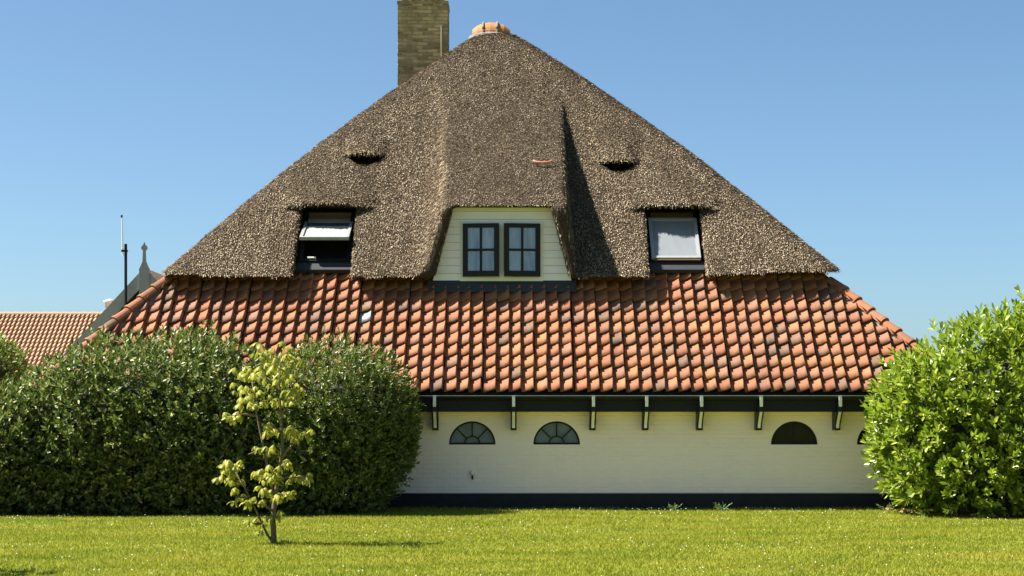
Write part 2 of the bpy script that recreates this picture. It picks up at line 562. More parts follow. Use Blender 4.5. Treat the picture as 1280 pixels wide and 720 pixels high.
# outdoor tap on the wall
o = MB(); o.tube([(-0.655, 0.0, 0.60), (-0.655, -0.03, 0.60), (-0.655, -0.05, 0.597), (-0.655, -0.06, 0.595)], [0.044, 0.044, 0.034, 0.012], 10)
tp = o.build("outdoor_tap", M['white'], house, True)
o = MB(); o.tube([(-0.655, -0.03, 0.575), (-0.652, -0.055, 0.54), (-0.652, -0.055, 0.49)], [0.018, 0.017, 0.013], 6)
o.build("tap_spout", M['black'], tp, True)

# ---- eaves
TS = 0.93                                      # slope of the tiled skirt
TH = math.atan(TS)
EY, EZ = -0.38, 1.905                          # eave line of the tiles


def tz(y): return EZ + (y - EY) * TS


def hipL(y): return -5.86 - 0.86 * (1.83 - y)


def hipR(y): return 5.37 + 0.91 * (1.83 - y)


XL, XR = hipL(EY), hipR(EY)
fas = MB()
fas.box(XL + 0.1, XR - 0.1, -0.335, -0.30, 1.60, 1.875)
fas.box(XL + 0.1, XR - 0.1, -0.352, -0.335, 1.745, 1.875)
fascia = fas.build("fascia", M['black'], house)
MB().box(XL + 0.1, XR - 0.1, -0.30, -0.002, 1.625, 1.645).build("soffit", M['white'], fascia)  # out of view; made white to bounce lawn light onto the wall
g = MB()
prof = [(-0.36 - 0.065 + 0.065 * math.cos(t), 1.858 + 0.065 * math.sin(t) * 1.0) for t in [math.pi + math.pi * k / 8 for k in range(9)]]
prof2 = [(-0.425 + 0.058 * math.cos(t), 1.862 + 0.058 * math.sin(t)) for t in [2 * math.pi - math.pi * k / 8 for k in range(9)]]
g.prism(prof + prof2, 'x', XL, XR)
gut = g.build("gutter", M['black'], house)
MB().box(XL, XR, -0.497, -0.488, 1.8565, 1.8675).build("gutter_rim", M['zinc'], gut)

for px in (544, 642, 741, 807, 875, 949, 1047, 455, 360, 265, 170):
    x = (px - 640) / 76.6
    pr = [(-0.002, 1.598), (-0.465, 1.598), (-0.405, 1.54), (-0.335, 1.485), (-0.28, 1.43), (-0.246, 1.385), (-0.236, 1.30), (-0.002, 1.30)]
    br = MB(); br.prism(pr, 'x', x - 0.048, x + 0.048)
    br.box(x - 0.035, x + 0.035, -0.51, -0.353, 1.60, 1.785)
    b_ = br.build("bracket", M['black'], house)
    fp = [(-0.515, 1.83), (-0.515, 1.60), (-0.298, 1.595), (-0.293, 1.54), (-0.237, 1.49), (-0.172, 1.445), (-0.128, 1.385), (-0.118, 1.33)]
    st = MB()
    P = []
    fp = [(-0.517, 1.85), (-0.517, 1.72), (-0.505, 1.66), (-0.47, 1.60), (-0.41, 1.54), (-0.34, 1.485), (-0.285, 1.43), (-0.25, 1.385), (-0.24, 1.335)]
    for (y, z_) in fp:
        P += [(x - 0.024, y, z_), (x + 0.024, y, z_), (x - 0.024, y + 0.03, z_), (x + 0.024, y + 0.03, z_)]
    n = len(fp)
    Fs = []
    for i in range(n - 1):
        a = 4 * i; b2 = a + 4
        Fs += [[a, a + 1, b2 + 1, b2], [a, b2, b2 + 2, a + 2], [a + 1, a + 3, b2 + 3, b2 + 1], [a + 2, b2 + 2, b2 + 3, a + 3]]
    Fs += [[0, 2, 3, 1], [4 * n - 4, 4 * n - 3, 4 * n - 1, 4 * n - 2]]
    st.add(P, Fs)
    st.build("face_strip", M['white'], b_)

# ---- tiled skirt roof
PITCH, GAUGE, TLEN = 0.2125, 0.287, 0.35
pt = [(0.0, .006), (.11, .001), (.24, .007), (.42, .020), (.62, .039), (.80, .064), (.88, .080), (.93, .077), (.97, .045), (1.0, -.004)]


def tile_template(dx=0, seed=0):
    r = random.Random(seed)
    V = []
    n = len(pt)
    skew = r.uniform(-0.006, 0.006); lift = 0.042 + r.uniform(-0.006, 0.008)
    chip = [r.uniform(-0.004, 0.004) for _ in range(n)]
    for yi, yv in enumerate((0.0, TLEN * 0.5, TLEN)):
        for k, (t, h) in enumerate(pt):
            hh = h * (1.0 + 0.08 * r.uniform(-1, 1)) + lift * (1 - yv / TLEN)
            V.append((t * PITCH + skew * (1 - yv / TLEN), yv + (chip[k] if yi == 0 else 0), hh))
    for k, (t, h) in enumerate(pt):
        V.append((t * PITCH + skew, 0.004 + chip[k], h + lift - 0.028))
    F = []
    for a in (0, n):
        for k in range(n - 1): F.append([a + k, a + k + 1, a + n + k + 1, a + n + k])
    for k in range(n - 1): F.append([3 * n + k, 3 * n + k + 1, k + 1, k])
    return np.array(V), np.array(F)


TT = [tile_template(0, s) for s in range(7)]
tile_meshes = [make_mesh("tile", v, f, M['tile']) for v, f in TT]

und = MB()
und.add([(XL, EY + 0.02, EZ - 0.03), (XR, EY + 0.02, EZ - 0.03), (hipR(1.9), 1.9, tz(1.9) - 0.03), (hipL(1.9), 1.9, tz(1.9) - 0.03)], [[0, 1, 2, 3]])
tile_roof = obj("tile_roof", make_mesh("tile_roof", und.V, und.F, M['dark']), house)

ncol = int((XR - XL) / PITCH) + 1
cand = []
for c in range(ncol):
    cx = random.uniform(-0.012, 0.012)
    for r_ in range(11):
        s = r_ * GAUGE
        y0 = EY + s * math.cos(TH)
        z0 = EZ + s * math.sin(TH)
        x = XL + 0.06 + c * PITCH + cx + random.uniform(-0.005, 0.005)
        ym = y0 + 0.15
        if x + PITCH < hipL(ym) - 0.05 or x > hipR(ym) + 0.02: continue
        rot = random.uniform(-0.028, 0.028)
        if random.random() < 0.05: rot *= 2.5
        edge = (x < hipL(y0 + 0.3) + 0.02) or (x + PITCH * 1.06 > hipR(y0 + 0.3) - 0.02)
        px = 640 + (x + 0.1) * 2280 / (30 + y0)
        py = 515 - (z0 + 0.1 - 1.6) * 2280 / (30 + y0)
        vis = 505 < px < 1092 and py > 366
        cand.append((x, y0 + random.uniform(-.010, .010), z0 + random.uniform(-.003, .006), rot, edge, vis, r_, px, py))
singles = [c for c in cand if c[5] and not c[4]]
singles.sort(key=lambda c: c[6])
singles = singles[:299]
ids = set(id(c) for c in singles)
glass = min(cand, key=lambda c: (c[7] - 457) ** 2 + (c[8] - 396) ** 2)
ids.add(id(glass))
lateral = []
for i, c in enumerate(cand):
    x, y0, z0, rot, edge, vis, r_, px, py = c
    e = Euler((TH, 0, 0)).to_matrix() @ Euler((random.uniform(-.012, .012), random.uniform(-.02, .02), rot)).to_matrix()
    if c is glass:
        gm = tile_meshes[0].copy(); gm.materials.clear(); gm.materials.append(M['old_zinc'])
        o = obj("tile", gm, tile_roof, (x, y0, z0), e.to_euler())
        o['label'] = "pale grey glass tile among the orange clay tiles"
    elif id(c) in ids:
        obj("tile", random.choice(tile_meshes), tile_roof, (x, y0, z0), e.to_euler())
    else:
        m4 = np.eye(4); m4[:3, :3] = np.array(e); m4[:3, 3] = (x, y0, z0)
        lateral.append(m4)


def clampf(Vt):
    Vt = Vt.copy()
    Vt[:, 0] = np.clip(Vt[:, 0], -5.86 - 0.86 * (1.83 - Vt[:, 1]), 5.37 + 0.91 * (1.83 - Vt[:, 1]))
    return Vt


o = obj("tile_field", instance_mesh("tile_field", *TT[1], np.array(lateral), M['tile'], clampf), tile_roof)
o['kind'] = 'stuff'


def side_slope(sign):
    # slopes facing left and right, laid along +y
    run = 0.86 if sign < 0 else 0.91
    th = math.atan(TS / run)
    xe = XL if sign < 0 else XR
    ms = []
    ylen = 15.0
    for r_ in range(10):
        s = r_ * GAUGE
        xx = xe - sign * s * math.cos(th); zz = EZ + s * math.sin(th)
        ins = abs(xx - xe) / run
        yy = EY + ins
        k = int((ylen - 2 * ins) / PITCH)
        for c in range(k):
            yv = (yy + c * PITCH) if sign > 0 else (yy + ylen - 2 * ins - c * PITCH)
            up = Vector((-sign * math.cos(th), 0, math.sin(th)))
            xa = Vector((0, 1, 0)) if sign > 0 else Vector((0, -1, 0))
            nn = xa.cross(up)
            m4 = np.eye(4); m4[:3, 0] = xa; m4[:3, 1] = up; m4[:3, 2] = nn; m4[:3, 3] = (xx, yv, zz)
            ms.append(m4)
    o = obj("side_tile_field", instance_mesh("side_tile_field", *TT[2], np.array(ms), M['tile']), tile_roof)
    o['kind'] = 'stuff'


side_slope(-1); side_slope(1)

# hip tiles and the mortar they lie in
for sgn, hf in ((-1, hipL), (1, hipR)):
    a = Vector((hf(EY), EY, EZ)); b = Vector((hf(1.62), 1.62, tz(1.62)))
    d = (b - a).normalized()
    side = d.cross(Vector((0, 0, 1))).normalized(); upv = side.cross(d).normalized()
    mt = MB(); rw = 0.17
    A_ = [a - upv * 0.02 + side * rw - upv * 0.06, a + upv * 0.10, a - side * rw - upv * 0.08]
    B_ = [p + (b - a) for p in A_]
    mt.add(A_ + B_, [[0, 1, 4, 3], [1, 2, 5, 4], [0, 2, 1], [3, 4, 5]])
    mt.build("hip_mortar", M['mortar'], tile_roof)
    L = (b - a).length; g0 = 0.335
    n = int(L / g0) + 1
    for k in range(n):
        c0 = a + d * (k * g0); c1 = c0 + d * 0.40
        if (c1 - a).length > L + 0.2: continue
        t = MB(); V = []; Fs = []
        ns = 8
        for (c, rad, off) in ((c0, 0.118, 0.055), (c0 + d * 0.05, 0.118, 0.055), (c0 + d * 0.055, 0.108, 0.055), (c1, 0.098, 0.035)):
            for s in range(ns + 1):
                tt = math.pi * s / ns
                V.append(c + side * rad * math.cos(tt) + upv * (rad * math.sin(tt) + off))
        for i in range(3):
            for s in range(ns):
                p = i * (ns + 1) + s
                Fs.append([p, p + 1, p + ns + 2, p + ns + 1])
        Fs.append(list(range(ns + 1)))
        t.add(V, Fs)
        o = t.build("hip_tile", M['tile'], tile_roof, False)

# ---- thatch
sl = 0.95
ZE, YE = 3.93, 1.22


def smax(a, b, k):
    h = np.clip(0.5 + 0.5 * (a - b) / k, 0, 1)
    return b + (a - b) * h + k * h * (1 - h)


def smin(a, b, k): return -smax(-a, -b, k)


def sstep(e0, e1, x):
    t = np.clip((x - e0) / (e1 - e0), 0, 1)
    return t * t * (3 - 2 * t)


SKY = [(-3.27, 5.27, 0.50), (2.865, 5.25, 0.505)]       # roof windows: x centre, eyebrow height, half width
EYES = [(-2.70, 6.30), (1.94, 6.17)]


def thatch_field(X, Y, Z):
    P = np.stack(np.broadcast_arrays(X, Y, Z), -1).astype(np.float32)
    nz = 0.022 * snoise(P, 1.6, 11, 3) + 0.008 * snoise(P, 9.0, 12, 2)
    del P
    t = np.clip((Z - ZE) / 5.6, 0, 1)
    bulge = 0.20 * np.sin(np.pi * t) + 0.0 * X
    q = math.sqrt(1 + sl * sl)
    front = (Z - ZE - sl * (Y - YE) - bulge) / q
    left = (Z - ZE - 0.985 * (X + 6.15) - bulge) / math.sqrt(1 + .985 ** 2)
    right = (Z - ZE - 0.935 * (5.80 - X) - bulge) / math.sqrt(1 + .935 ** 2)
    back = (Z - ZE - sl * (13.05 - Y)) / q
    d = smax(smax(left, right, 0.25), smax(front, back, 0.2), 0.30)
    d = smax(d, Z - 9.42, 0.3)
    dm = d
    d = d + nz
    for xc, z0, hw in SKY:
        u = (X - xc) / 0.86
        zb = z0 - 0.05 * u * u
        A = 0.17 * np.clip(1 - u * u, 0, 1)
        d = d - np.where(Z > zb, A * (1 - sstep(0.0, 1.2, Z - zb)), 0) * (Y < 6)
    for xc, z0 in EYES:
        u = (X - xc) / 0.40
        A = 0.13 * np.clip(1 - u * u, 0, 1)
        d = d - np.where(Z > z0, A * (1 - sstep(0.0, 1.1, Z - z0)), 0) * (Y < 6)
    # dormer hood
    zh = 5.22 + 0.685 * (Y - 1.35)
    xc = -0.135 - 0.01 * (Y - 1.35)
    wd = 1.04 + 0.02 * (Y - 1.35)
    hood = smax((Z - zh) / 1.17, (np.abs(X - xc) - wd - np.where(X > 0, 0.17, 0.29) * (zh - Z)) / 1.04, np.where(X > 0, 0.05, 0.12)) + nz * 0.7
    hood = smax(hood, Y - 6.1, 0.3)
    d = smin(d, hood, 0.30 - 0.25 * sstep(-0.9, 0.7, X))
    d = smax(d, 1.17 - Y + 0.6 * nz, 0.04)
    # pockets
    tl = -1.37 + (Z - 3.86) * 0.2656 + 0.02; tr = 1.03 - (Z - 3.86) * 0.2656 - 0.02
    pk = np.maximum(np.maximum(Y - 1.78, Z - 5.13), np.maximum(tl - X, X - tr))
    d = np.maximum(d, -pk)
    for xc, z0, hw in SKY:
        zb = z0 - 0.05 * ((X - xc) / 0.86) ** 2
        pk = np.maximum(np.maximum(np.abs(X - xc) - hw + 0.4 * nz, Z - zb), np.maximum(-(dm + 0.68), Y - 6))
        d = np.maximum(d, -pk)
    for xc, z0 in EYES:
        u = (X - xc) / 0.325
        pk = np.maximum(np.maximum(Z - z0, z0 - 0.20 * (1 - u * u) - Z), np.maximum(-(dm + 0.40), Y - 6))
        d = np.maximum(d, -pk)
    # eaves cut
    zc = 3.885 + 0.10 * sstep(2.6, 5.6, X) + 0.04 * sstep(-4.5, -6.0, X) + 0.15 * np.clip(Y - 1.22, -.1, 0.6)
    d = smax(d, zc - Z + nz, 0.07)
    return d.astype(np.float32)


def surface_nets(F, org, h):
    s = F < 0
    a = s[:-1, :-1, :-1]
    allin = a.copy(); anyin = a.copy()
    cs = [(i, j, k) for i in (0, 1) for j in (0, 1) for k in (0, 1)]
    n0, n1, n2 = F.shape
    for (i, j, k) in cs[1:]:
        b = s[i:n0 - 1 + i, j:n1 - 1 + j, k:n2 - 1 + k]
        allin &= b; anyin |= b
    act = anyin & ~allin
    idx = np.argwhere(act)
    ID = np.full(act.shape, -1, dtype=np.int32)
    ID[act] = np.arange(len(idx))
    acc = np.zeros((len(idx), 3), dtype=np.float32); cnt = np.zeros(len(idx), dtype=np.float32)
    for c0 in cs:
        for ax in range(3):
            if c0[ax] == 1: continue
            c1 = list(c0); c1[ax] = 1
            f0 = F[idx[:, 0] + c0[0], idx[:, 1] + c0[1], idx[:, 2] + c0[2]]
            f1 = F[idx[:, 0] + c1[0], idx[:, 1] + c1[1], idx[:, 2] + c1[2]]
            m = (f0 < 0) != (f1 < 0)
            t = np.where(m, f0 / np.where(m, f0 - f1, 1), 0)
            p = np.array(c0, dtype=np.float32)[None].repeat(len(idx), 0)
            p[:, ax] += t
            acc[m] += p[m]; cnt[m] += 1
    V = (idx + acc / cnt[:, None]) * h + np.array(org, dtype=np.float32)
    Fq = []
    for ax in range(3):
        b, c = [(1, 2), (2, 0), (0, 1)][ax]
        s0 = np.take(s, range(0, F.shape[ax] - 1), axis=ax); s1 = np.take(s, range(1, F.shape[ax]), axis=ax)
        e = np.argwhere(s0 != s1)
        e = e[(e[:, b] >= 1) & (e[:, c] >= 1) & (e[:, b] < F.shape[b] - 1) & (e[:, c] < F.shape[c] - 1)]
        def cell(db, dc):
            x = e.copy(); x[:, b] += db; x[:, c] += dc
            return ID[x[:, 0], x[:, 1], x[:, 2]]
        Q = np.stack([cell(-1, -1), cell(0, -1), cell(0, 0), cell(-1, 0)], -1)
        ins = s[e[:, 0], e[:, 1], e[:, 2]]
        Q[~ins] = Q[~ins][:, ::-1]
        Fq.append(Q)
    return V, np.concatenate(Fq)


def build_thatch():
    parts_V = []; parts_F = []; n = 0
    for (y0, y1, h) in ((1.0, 7.6, 0.040),):
        ax = np.arange(-6.5, 6.2, h, dtype=np.float32); ay = np.arange(y0, y1, h, dtype=np.float32); az = np.arange(3.7, 9.7, h, dtype=np.float32)
        Ff = np.empty((len(ax), len(ay), len(az)), dtype=np.float32)
        for i0 in range(0, len(ax), 40):
            Ff[i0:i0 + 40] = thatch_field(ax[i0:i0 + 40][:, None, None], ay[None, :, None], az[None, None, :])
        Vv, Fq = surface_nets(Ff, (ax[0], ay[0], az[0]), h)
    return Vv, Fq


TV, TF = build_thatch()
e1 = TV[TF[:, 2]] - TV[TF[:, 0]]; e2 = TV[TF[:, 3]] - TV[TF[:, 1]]
fn = np.cross(e1, e2); fa = np.linalg.norm(fn, axis=1); fn /= np.maximum(fa, 1e-9)[:, None]
fc = TV[TF].mean(1)
inner = (fn[:, 2] < -0.9) & (fc[:, 2] < 4.3) & (fc[:, 1] > 2.5) & (fc[:, 0] > -5.2) & (fc[:, 0] < 4.8)
TF = TF[~inner]; fn = fn[~inner]; fa = fa[~inner] / 2; fc = fc[~inner]
thatch = obj("thatched_roof", make_mesh("thatched_roof", TV, TF, M['bed'], True), house)
# plain rear slope (away from the photograph), meeting the front at y = 7.55
bk = MB()
bk.add([(-6.05, 7.5, 3.95), (5.66, 7.5, 3.95), (5.66, 13.05, 3.95), (-6.05, 13.05, 3.95), (-0.62, 7.55, 9.4), (-0.30, 7.55, 9.4)],
       [[3, 2, 5, 4], [0, 3, 4], [2, 1, 5]])
bk.build("rear_slope", M['bed'], thatch)


def reed_layer(count, mask, Lr, Wr, seed):
    r = np.random.default_rng(seed)
    p = fa * mask; p = p / p.sum()
    f = r.choice(len(TF), count, p=p)
    uv = r.random((count, 2)).astype(np.float32)
    q0, q1, q2, q3 = (TV[TF[f, i]] for i in range(4))
    u, v = uv[:, :1], uv[:, 1:]
    C = q0 * (1 - u) * (1 - v) + q1 * u * (1 - v) + q2 * u * v + q3 * (1 - u) * v
    nn = fn[f]
    down = np.array([0, 0, -1.0]) - nn * (-nn[:, 2:3])
    dl = np.linalg.norm(down, axis=1, keepdims=True)
    down = np.where(dl > 0.15, down / np.maximum(dl, 1e-6), np.array([0, -1.0, 0]))
    d = down + nn * r.uniform(0.0, 0.22, (count, 1)) + r.normal(0, 0.15, (count, 3))
    d /= np.linalg.norm(d, axis=1, keepdims=True)
    sd = np.cross(d, nn); sd /= np.maximum(np.linalg.norm(sd, axis=1, keepdims=True), 1e-6)
    sd = sd + nn * r.normal(0, 0.22, (count, 1))
    L = r.uniform(*Lr, (count, 1)); W = r.uniform(*Wr, (count, 1))
    base = C - nn * 0.012 - d * L * 0.35
    tip = C + d * L * 0.65
    Vv = np.stack([base - sd * W * .4, base + sd * W * .4, tip + sd * W * .5, tip - sd * W * .5], 1).reshape(-1, 3)
    Fq = np.arange(count * 4).reshape(-1, 4)
    return Vv, Fq


front_mask = ((fn[:, 1] < 0.3) & (fn[:, 2] > -0.3) & ((fn[:, 1] > -0.86) | (fc[:, 1] > 1.6))).astype(np.float32)
front_mask *= np.where(fc[:, 1] > 7.3, 0.2, 1)
rv, rf = reed_layer(400000, front_mask, (0.05, 0.125), (0.005, 0.0105), 5)
o = obj("reed_ends", make_mesh("reed_ends", rv, rf, M['reed']), thatch)
o['kind'] = 'stuff'
# straggling long reeds along the hips and eaves
edge_mask = ((np.abs(fn[:, 0]) > 0.25) & (fn[:, 2] > 0.2) & (np.abs(fn[:, 1]) > 0.25)).astype(np.float32)
rv, rf = reed_layer(900, edge_mask, (0.08, 0.2), (0.006, 0.012), 6)
o = obj("stray_reeds", make_mesh("stray_reeds", rv, rf, M['reed']), thatch)
o['kind'] = 'stuff'

# ridge cap at the apex
AX, AY, AZ = -0.42, 7.15, 9.24
cap = MB()
n = 16
ringp = [(0.48, -0.12), (0.455, 0.01), (0.38, 0.045)]
V = []; Fs = []
for r_, h in ringp:
    for k in range(n):
        t = 2 * math.pi * k / n
        V.append((AX + r_ * math.cos(t) * 1.0, AY + r_ * math.sin(t) * 0.8, AZ + h))
for i in range(2):
    for k in range(n):
        k2 = (k + 1) % n
        Fs.append([i * n + k, i * n + k2, (i + 1) * n + k2, (i + 1) * n + k])
Fs.append([2 * n + k for k in range(n)])
cap.add(V, Fs)
# mortar ribs
ridge_cap = cap.build("ridge_cap", M['mortar'], house)
edges = [-0.40, -0.165, 0.12, 0.40]
for i in range(3):
    for sg in (-1, 1):
        t = MB(); V = []; Fs = []
        ns = 6
        us = (edges[i] + 0.018, (edges[i] + edges[i + 1]) / 2, edges[i + 1] - 0.018)
        for u in us:
            zt = 0.31 * math.sqrt(max(0.04, 1 - (u / 0.44) ** 2)); yt = 0.30 * math.sqrt(max(0.1, 1 - (u / 0.46) ** 2))
            for s in range(ns + 1):
                a = (math.pi / 2) * s / ns
                V.append((AX + u, AY + sg * yt * math.cos(a), AZ + 0.01 + zt * math.sin(a) * 0.9))
        for j in range(2):
            for s in range(ns):
                p = j * (ns + 1) + s
                Fs.append([p, p + 1, p + ns + 2, p + ns + 1])
        for j in (0, 2):
            nb = len(V); V.append((AX + us[j], AY, AZ + 0.05))
            for s in range(ns): Fs.append([nb, j * (ns + 1) + s, j * (ns + 1) + s + 1])
        t.add(V, Fs)
        t.build("ridge_tile", M['tile_orange'], ridge_cap)
for u in edges[1:3]:
    zt = 0.325 * math.sqrt(1 - (u / 0.44) ** 2); yt = 0.31 * math.sqrt(1 - (u / 0.46) ** 2)
    pts = [(AX + u, AY - yt * math.cos(a), AZ + 0.01 + zt * math.sin(a) * 0.9) for a in [math.pi * k / 12 for k in range(13)]]
    MB().tube(pts, 0.024, 6).build("mortar_rib", M['mortar'], ridge_cap)

# red clay bow lying on the hood
zc_ = 5.95
pts = []
for k in range(11):
    a = math.pi + math.pi * k / 10
    xx = 0.545 + 0.165 * math.cos(a)
    yy = 2.52 + 0.07 * math.sin(a)
    pts.append((xx, yy - 0.05, 5.22 + 0.685 * (yy - 1.35) + 0.06))
MB().tube(pts, [0.012] + [0.02] * 9 + [0.012], 6).build("clay_bow", M['red'], house, True)

# ---- dormer front
BY = 1.50


def dl(z): return -1.37 + (z - 3.86) * 0.2656


def dr(z): return 1.03 - (z - 3.86) * 0.2656


bk = MB(); bk.prism([(dl(3.8) - .05, 3.80), (dr(3.8) + .05, 3.80), (dr(5.2) + .05, 5.2), (dl(5.2) - .05, 5.2)], 'y', BY + 0.045, BY + 0.09)
dormer = bk.build("dormer_front", M['dark'], house)
z = 3.86; hb = 0.1335
while z < 5.16:
    z1 = min(z + hb, 5.17)
    for (xa, xb, xa1, xb1) in ((dl(z), dr(z), dl(z1), dr(z1)),):
        V = [(xa, BY - 0.008, z + 0.002), (xb, BY - 0.008, z + 0.002), (xb1, BY + 0.012, z1 - 0.003), (xa1, BY + 0.012, z1 - 0.003),
             (xa, BY + 0.044, z + 0.002), (xb, BY + 0.044, z + 0.002), (xb1, BY + 0.044, z1 - 0.003), (xa1, BY + 0.044, z1 - 0.003)]
        b = MB(); b.add(V, [[0, 1, 2, 3], [4, 7, 6, 5], [0, 4, 5, 1], [3, 2, 6, 7], [0, 3, 7, 4], [1, 5, 6, 2]])
        b.build("weatherboard", M['board'], dormer)
    z += hb
# trim round the two casements
wx = lambda p: (p - 640) / 72.4
wz = lambda p: 1.6 + (515 - p) / 72.4
tr = MB()
x0, x1, zb, zt = wx(575), wx(679), wz(350), wz(277)
cm0, cm1 = wx(624.6), wx(629.4)
tr.box(x0, x1, BY - 0.028, BY + 0.02, zt - 0.045, zt)
tr.box(x0, x1, BY - 0.028, BY + 0.02, zb - 0.02, zb + 0.045)
tr.box(x0, x0 + 0.05, BY - 0.0275, BY + 0.02, zb + 0.045, zt - 0.045)
tr.box(x1 - 0.05, x1, BY - 0.0275, BY + 0.02, zb + 0.045, zt - 0.045)
tr.box(cm0 - 0.005, cm1 + 0.005, BY - 0.0275, BY + 0.02, zb + 0.045, zt - 0.045)
tr.build("window_trim", M['white'], dormer)
for sgn, (xa, xb) in ((1, (wx(579), wx(624.5))), (-1, (wx(629.6), wx(675)))):
    za, zt2 = wz(346), wz(280)
    Wd, Hh = xb - xa, zt2 - za
    # casement hinged on its outer edge, opened a few degrees
    hinge = Vector((xa if sgn > 0 else xb, BY - 0.04, za))
    ang = -R(7) if sgn > 0 else R(7)
    Mx = Matrix.Translation(hinge) @ Matrix.Rotation(ang, 4, 'Z')
    if sgn < 0: Mx = Mx @ Matrix.Translation((-Wd, 0, 0))
    st, dp = 0.085, 0.05
    f = MB()
    f.box(0, st, -dp, 0, 0, Hh, Mx); f.box(Wd - st, Wd, -dp, 0, 0, Hh, Mx)
    f.box(st, Wd - st, -dp, 0, 0, st + 0.01, Mx); f.box(st, Wd - st, -dp, 0, Hh - st + 0.01, Hh, Mx)
    cs = f.build("casement", M['black'], house)
    f = MB(); f.box(Wd / 2 - 0.02, Wd / 2 + 0.02, -dp + 0.006, -0.002, st + .01, Hh - st + .01, Mx); f.build("glazing_bar", M['black'], cs)
    for (a, b) in ((st, Wd / 2 - .02), (Wd / 2 + .02, Wd - st)):
        f = MB(); f.box(a, b, -dp + 0.006, -0.002, Hh / 2 - 0.02, Hh / 2 + 0.02, Mx); f.build("glazing_bar", M['black'], cs)
        for (c, d) in ((st + .01, Hh / 2 - .02), (Hh / 2 + .02, Hh - st + .01)):
            f = MB(); f.box(a, b, -dp + 0.02, -dp + 0.026, c, d, Mx); f.build("pane", M['curtain_pane'], cs)
# lead apron under the dormer
f = MB(); f.add([(dl(3.86) - 0.08, 1.43, tz(1.43) + 0.105), (dr(3.86) + 0.08, 1.43, tz(1.43) + 0.105), (dr(3.86) + 0.08, BY - 0.012, 3.87), (dl(3.86) - 0.08, BY - 0.012, 3.87),
                 (dl(3.86) - 0.08, 1.43, tz(1.43) + 0.08), (dr(3.86) + 0.08, 1.43, tz(1.43) + 0.08), (dr(3.86) + 0.08, BY + 0.04, 3.74), (dl(3.86) - 0.08, BY + 0.04, 3.74)],
                [[0, 1, 2, 3], [4, 7, 6, 5], [0, 4, 5, 1], [0, 3, 7, 4], [1, 5, 6, 2]])
f.build("lead_apron", M['lead'], house)

# ---- roof windows
THS = math.atan(sl)


def roof_window(xc, opened):
    q = math.sqrt(1 + sl * sl)
    y0 = 1.80; z0 = ZE + sl * (y0 - YE) - 0.20 * q + 0.02
    B = Matrix.Translation((xc, y0, z0)) @ Matrix.Rotation(THS, 4, 'X')
    Wd, L = 0.90, 1.42
    f = MB(); t = 0.07
    f.box(-Wd / 2, -Wd / 2 + t, 0, L, -0.12, 0.02, B); f.box(Wd / 2 - t, Wd / 2, 0, L, -0.12, 0.02, B)
    f.box(-Wd / 2 + t, Wd / 2 - t, 0, t, -0.12, 0.015, B); f.box(-Wd / 2 + t, Wd / 2 - t, L - t, L, -0.12, 0.015, B)
    fr = f.build("roof_window", M['black'], house)
    f = MB(); f.box(-0.5, 0.5, -0.12, L + 0.1, *((-0.46, -0.40) if opened else (-0.20, -0.125)), B); f.build("dark_backing", M['dark'], fr)  # near-black sheet standing in for the unlit room behind the window
    f = MB(); f.box(-0.49, 0.49, -0.20, 0.0, -0.10, -0.02, B); f.build("window_apron", M['lead'], fr)
    f = MB(); f.box(-Wd / 2 + t, Wd / 2 - t, L * (0.945 if opened else 0.84), L - t + 0.001, -0.10, 0.035, B); f.build("head_rail", M['wood'], fr)
    if opened:
        ang = -R(21)
        Ms = B @ Matrix.Translation((0, L * 0.67, 0.05)) @ Matrix.Rotation(ang, 4, 'X')
    else:
        Ms = B @ Matrix.Translation((0, L * 0.42, 0.035))
    hw, hl, s = Wd / 2 - 0.02, L * (0.55 if opened else 0.40), 0.055
    f = MB()
    f.box(-hw, -hw + s, -hl, hl, -0.03, 0.03, Ms); f.box(hw - s, hw, -hl, hl, -0.03, 0.03, Ms)
    f.box(-hw + s, hw - s, -hl, -hl + s, -0.03, 0.028, Ms); f.box(-hw + s, hw - s, hl - s, hl, -0.03, 0.028, Ms)
    sh = f.build("sash", M['aluminium'], fr)
    f = MB(); f.box(-hw + s, hw - s, -hl + s, hl - s, -0.008, 0.004, Ms); f.build("pane", M['green_pane' if opened else 'blind'], fr)
    if opened:
        f = MB(); f.box(-hw + s, hw - s, -0.05, 0.05, 0.006, 0.03, Ms); f.build("sash_bar", M['lead'], fr)
        f = MB(); f.box(-0.30, -0.15, 0.05, 0.065, 0.0, 0.05, B); f.build("latch", M['white'], fr)
        fr['label'] = "roof window with its pivoting sash swung open"
    else:
        f = MB(); f.box(-0.38, 0.42, -0.01, 0.012, 0.02, 0.045, B); f.build("sill_rail", M['wood'], fr)
        fr['label'] = "closed roof window with a white blind behind the glass"


roof_window(SKY[0][0], True)
roof_window(SKY[1][0], False)

# ---- chimney
CX, CY, CW, CD = -1.86, 8.4, 1.05, 0.85
cb = MB(); cb.box(CX - CW / 2 + 0.012, CX + CW / 2 - 0.012, CY - CD / 2 + 0.012, CY + CD / 2 - 0.012, 6.3, 10.16)
cb.box(CX - CW / 2 + 0.10, CX + CW / 2 - 0.10, CY - CD / 2 + 0.10, CY + CD / 2 - 0.10, 10.16, 10.85)
M['old_mortar'] = plain("old_lime_mortar", (0.42, 0.37, 0.25), (0.24, 0.21, 0.14), 6, 0.9, 0.2, 0.4)
chim = cb.build("chimney", M['old_mortar'], house)
bm_ = MB(); bm_.box(-0.105, 0.105, 0, 0.05, 0, 0.054, bev=0.005); brick_me = bm_.mesh("brick", M['brick'])
bm_ = MB(); bm_.box(-0.05, 0.05, 0, 0.05, 0, 0.054, bev=0.005); half_me = bm_.mesh("brick", M['brick'])
z = 8.05; row = 0
side_ms = []
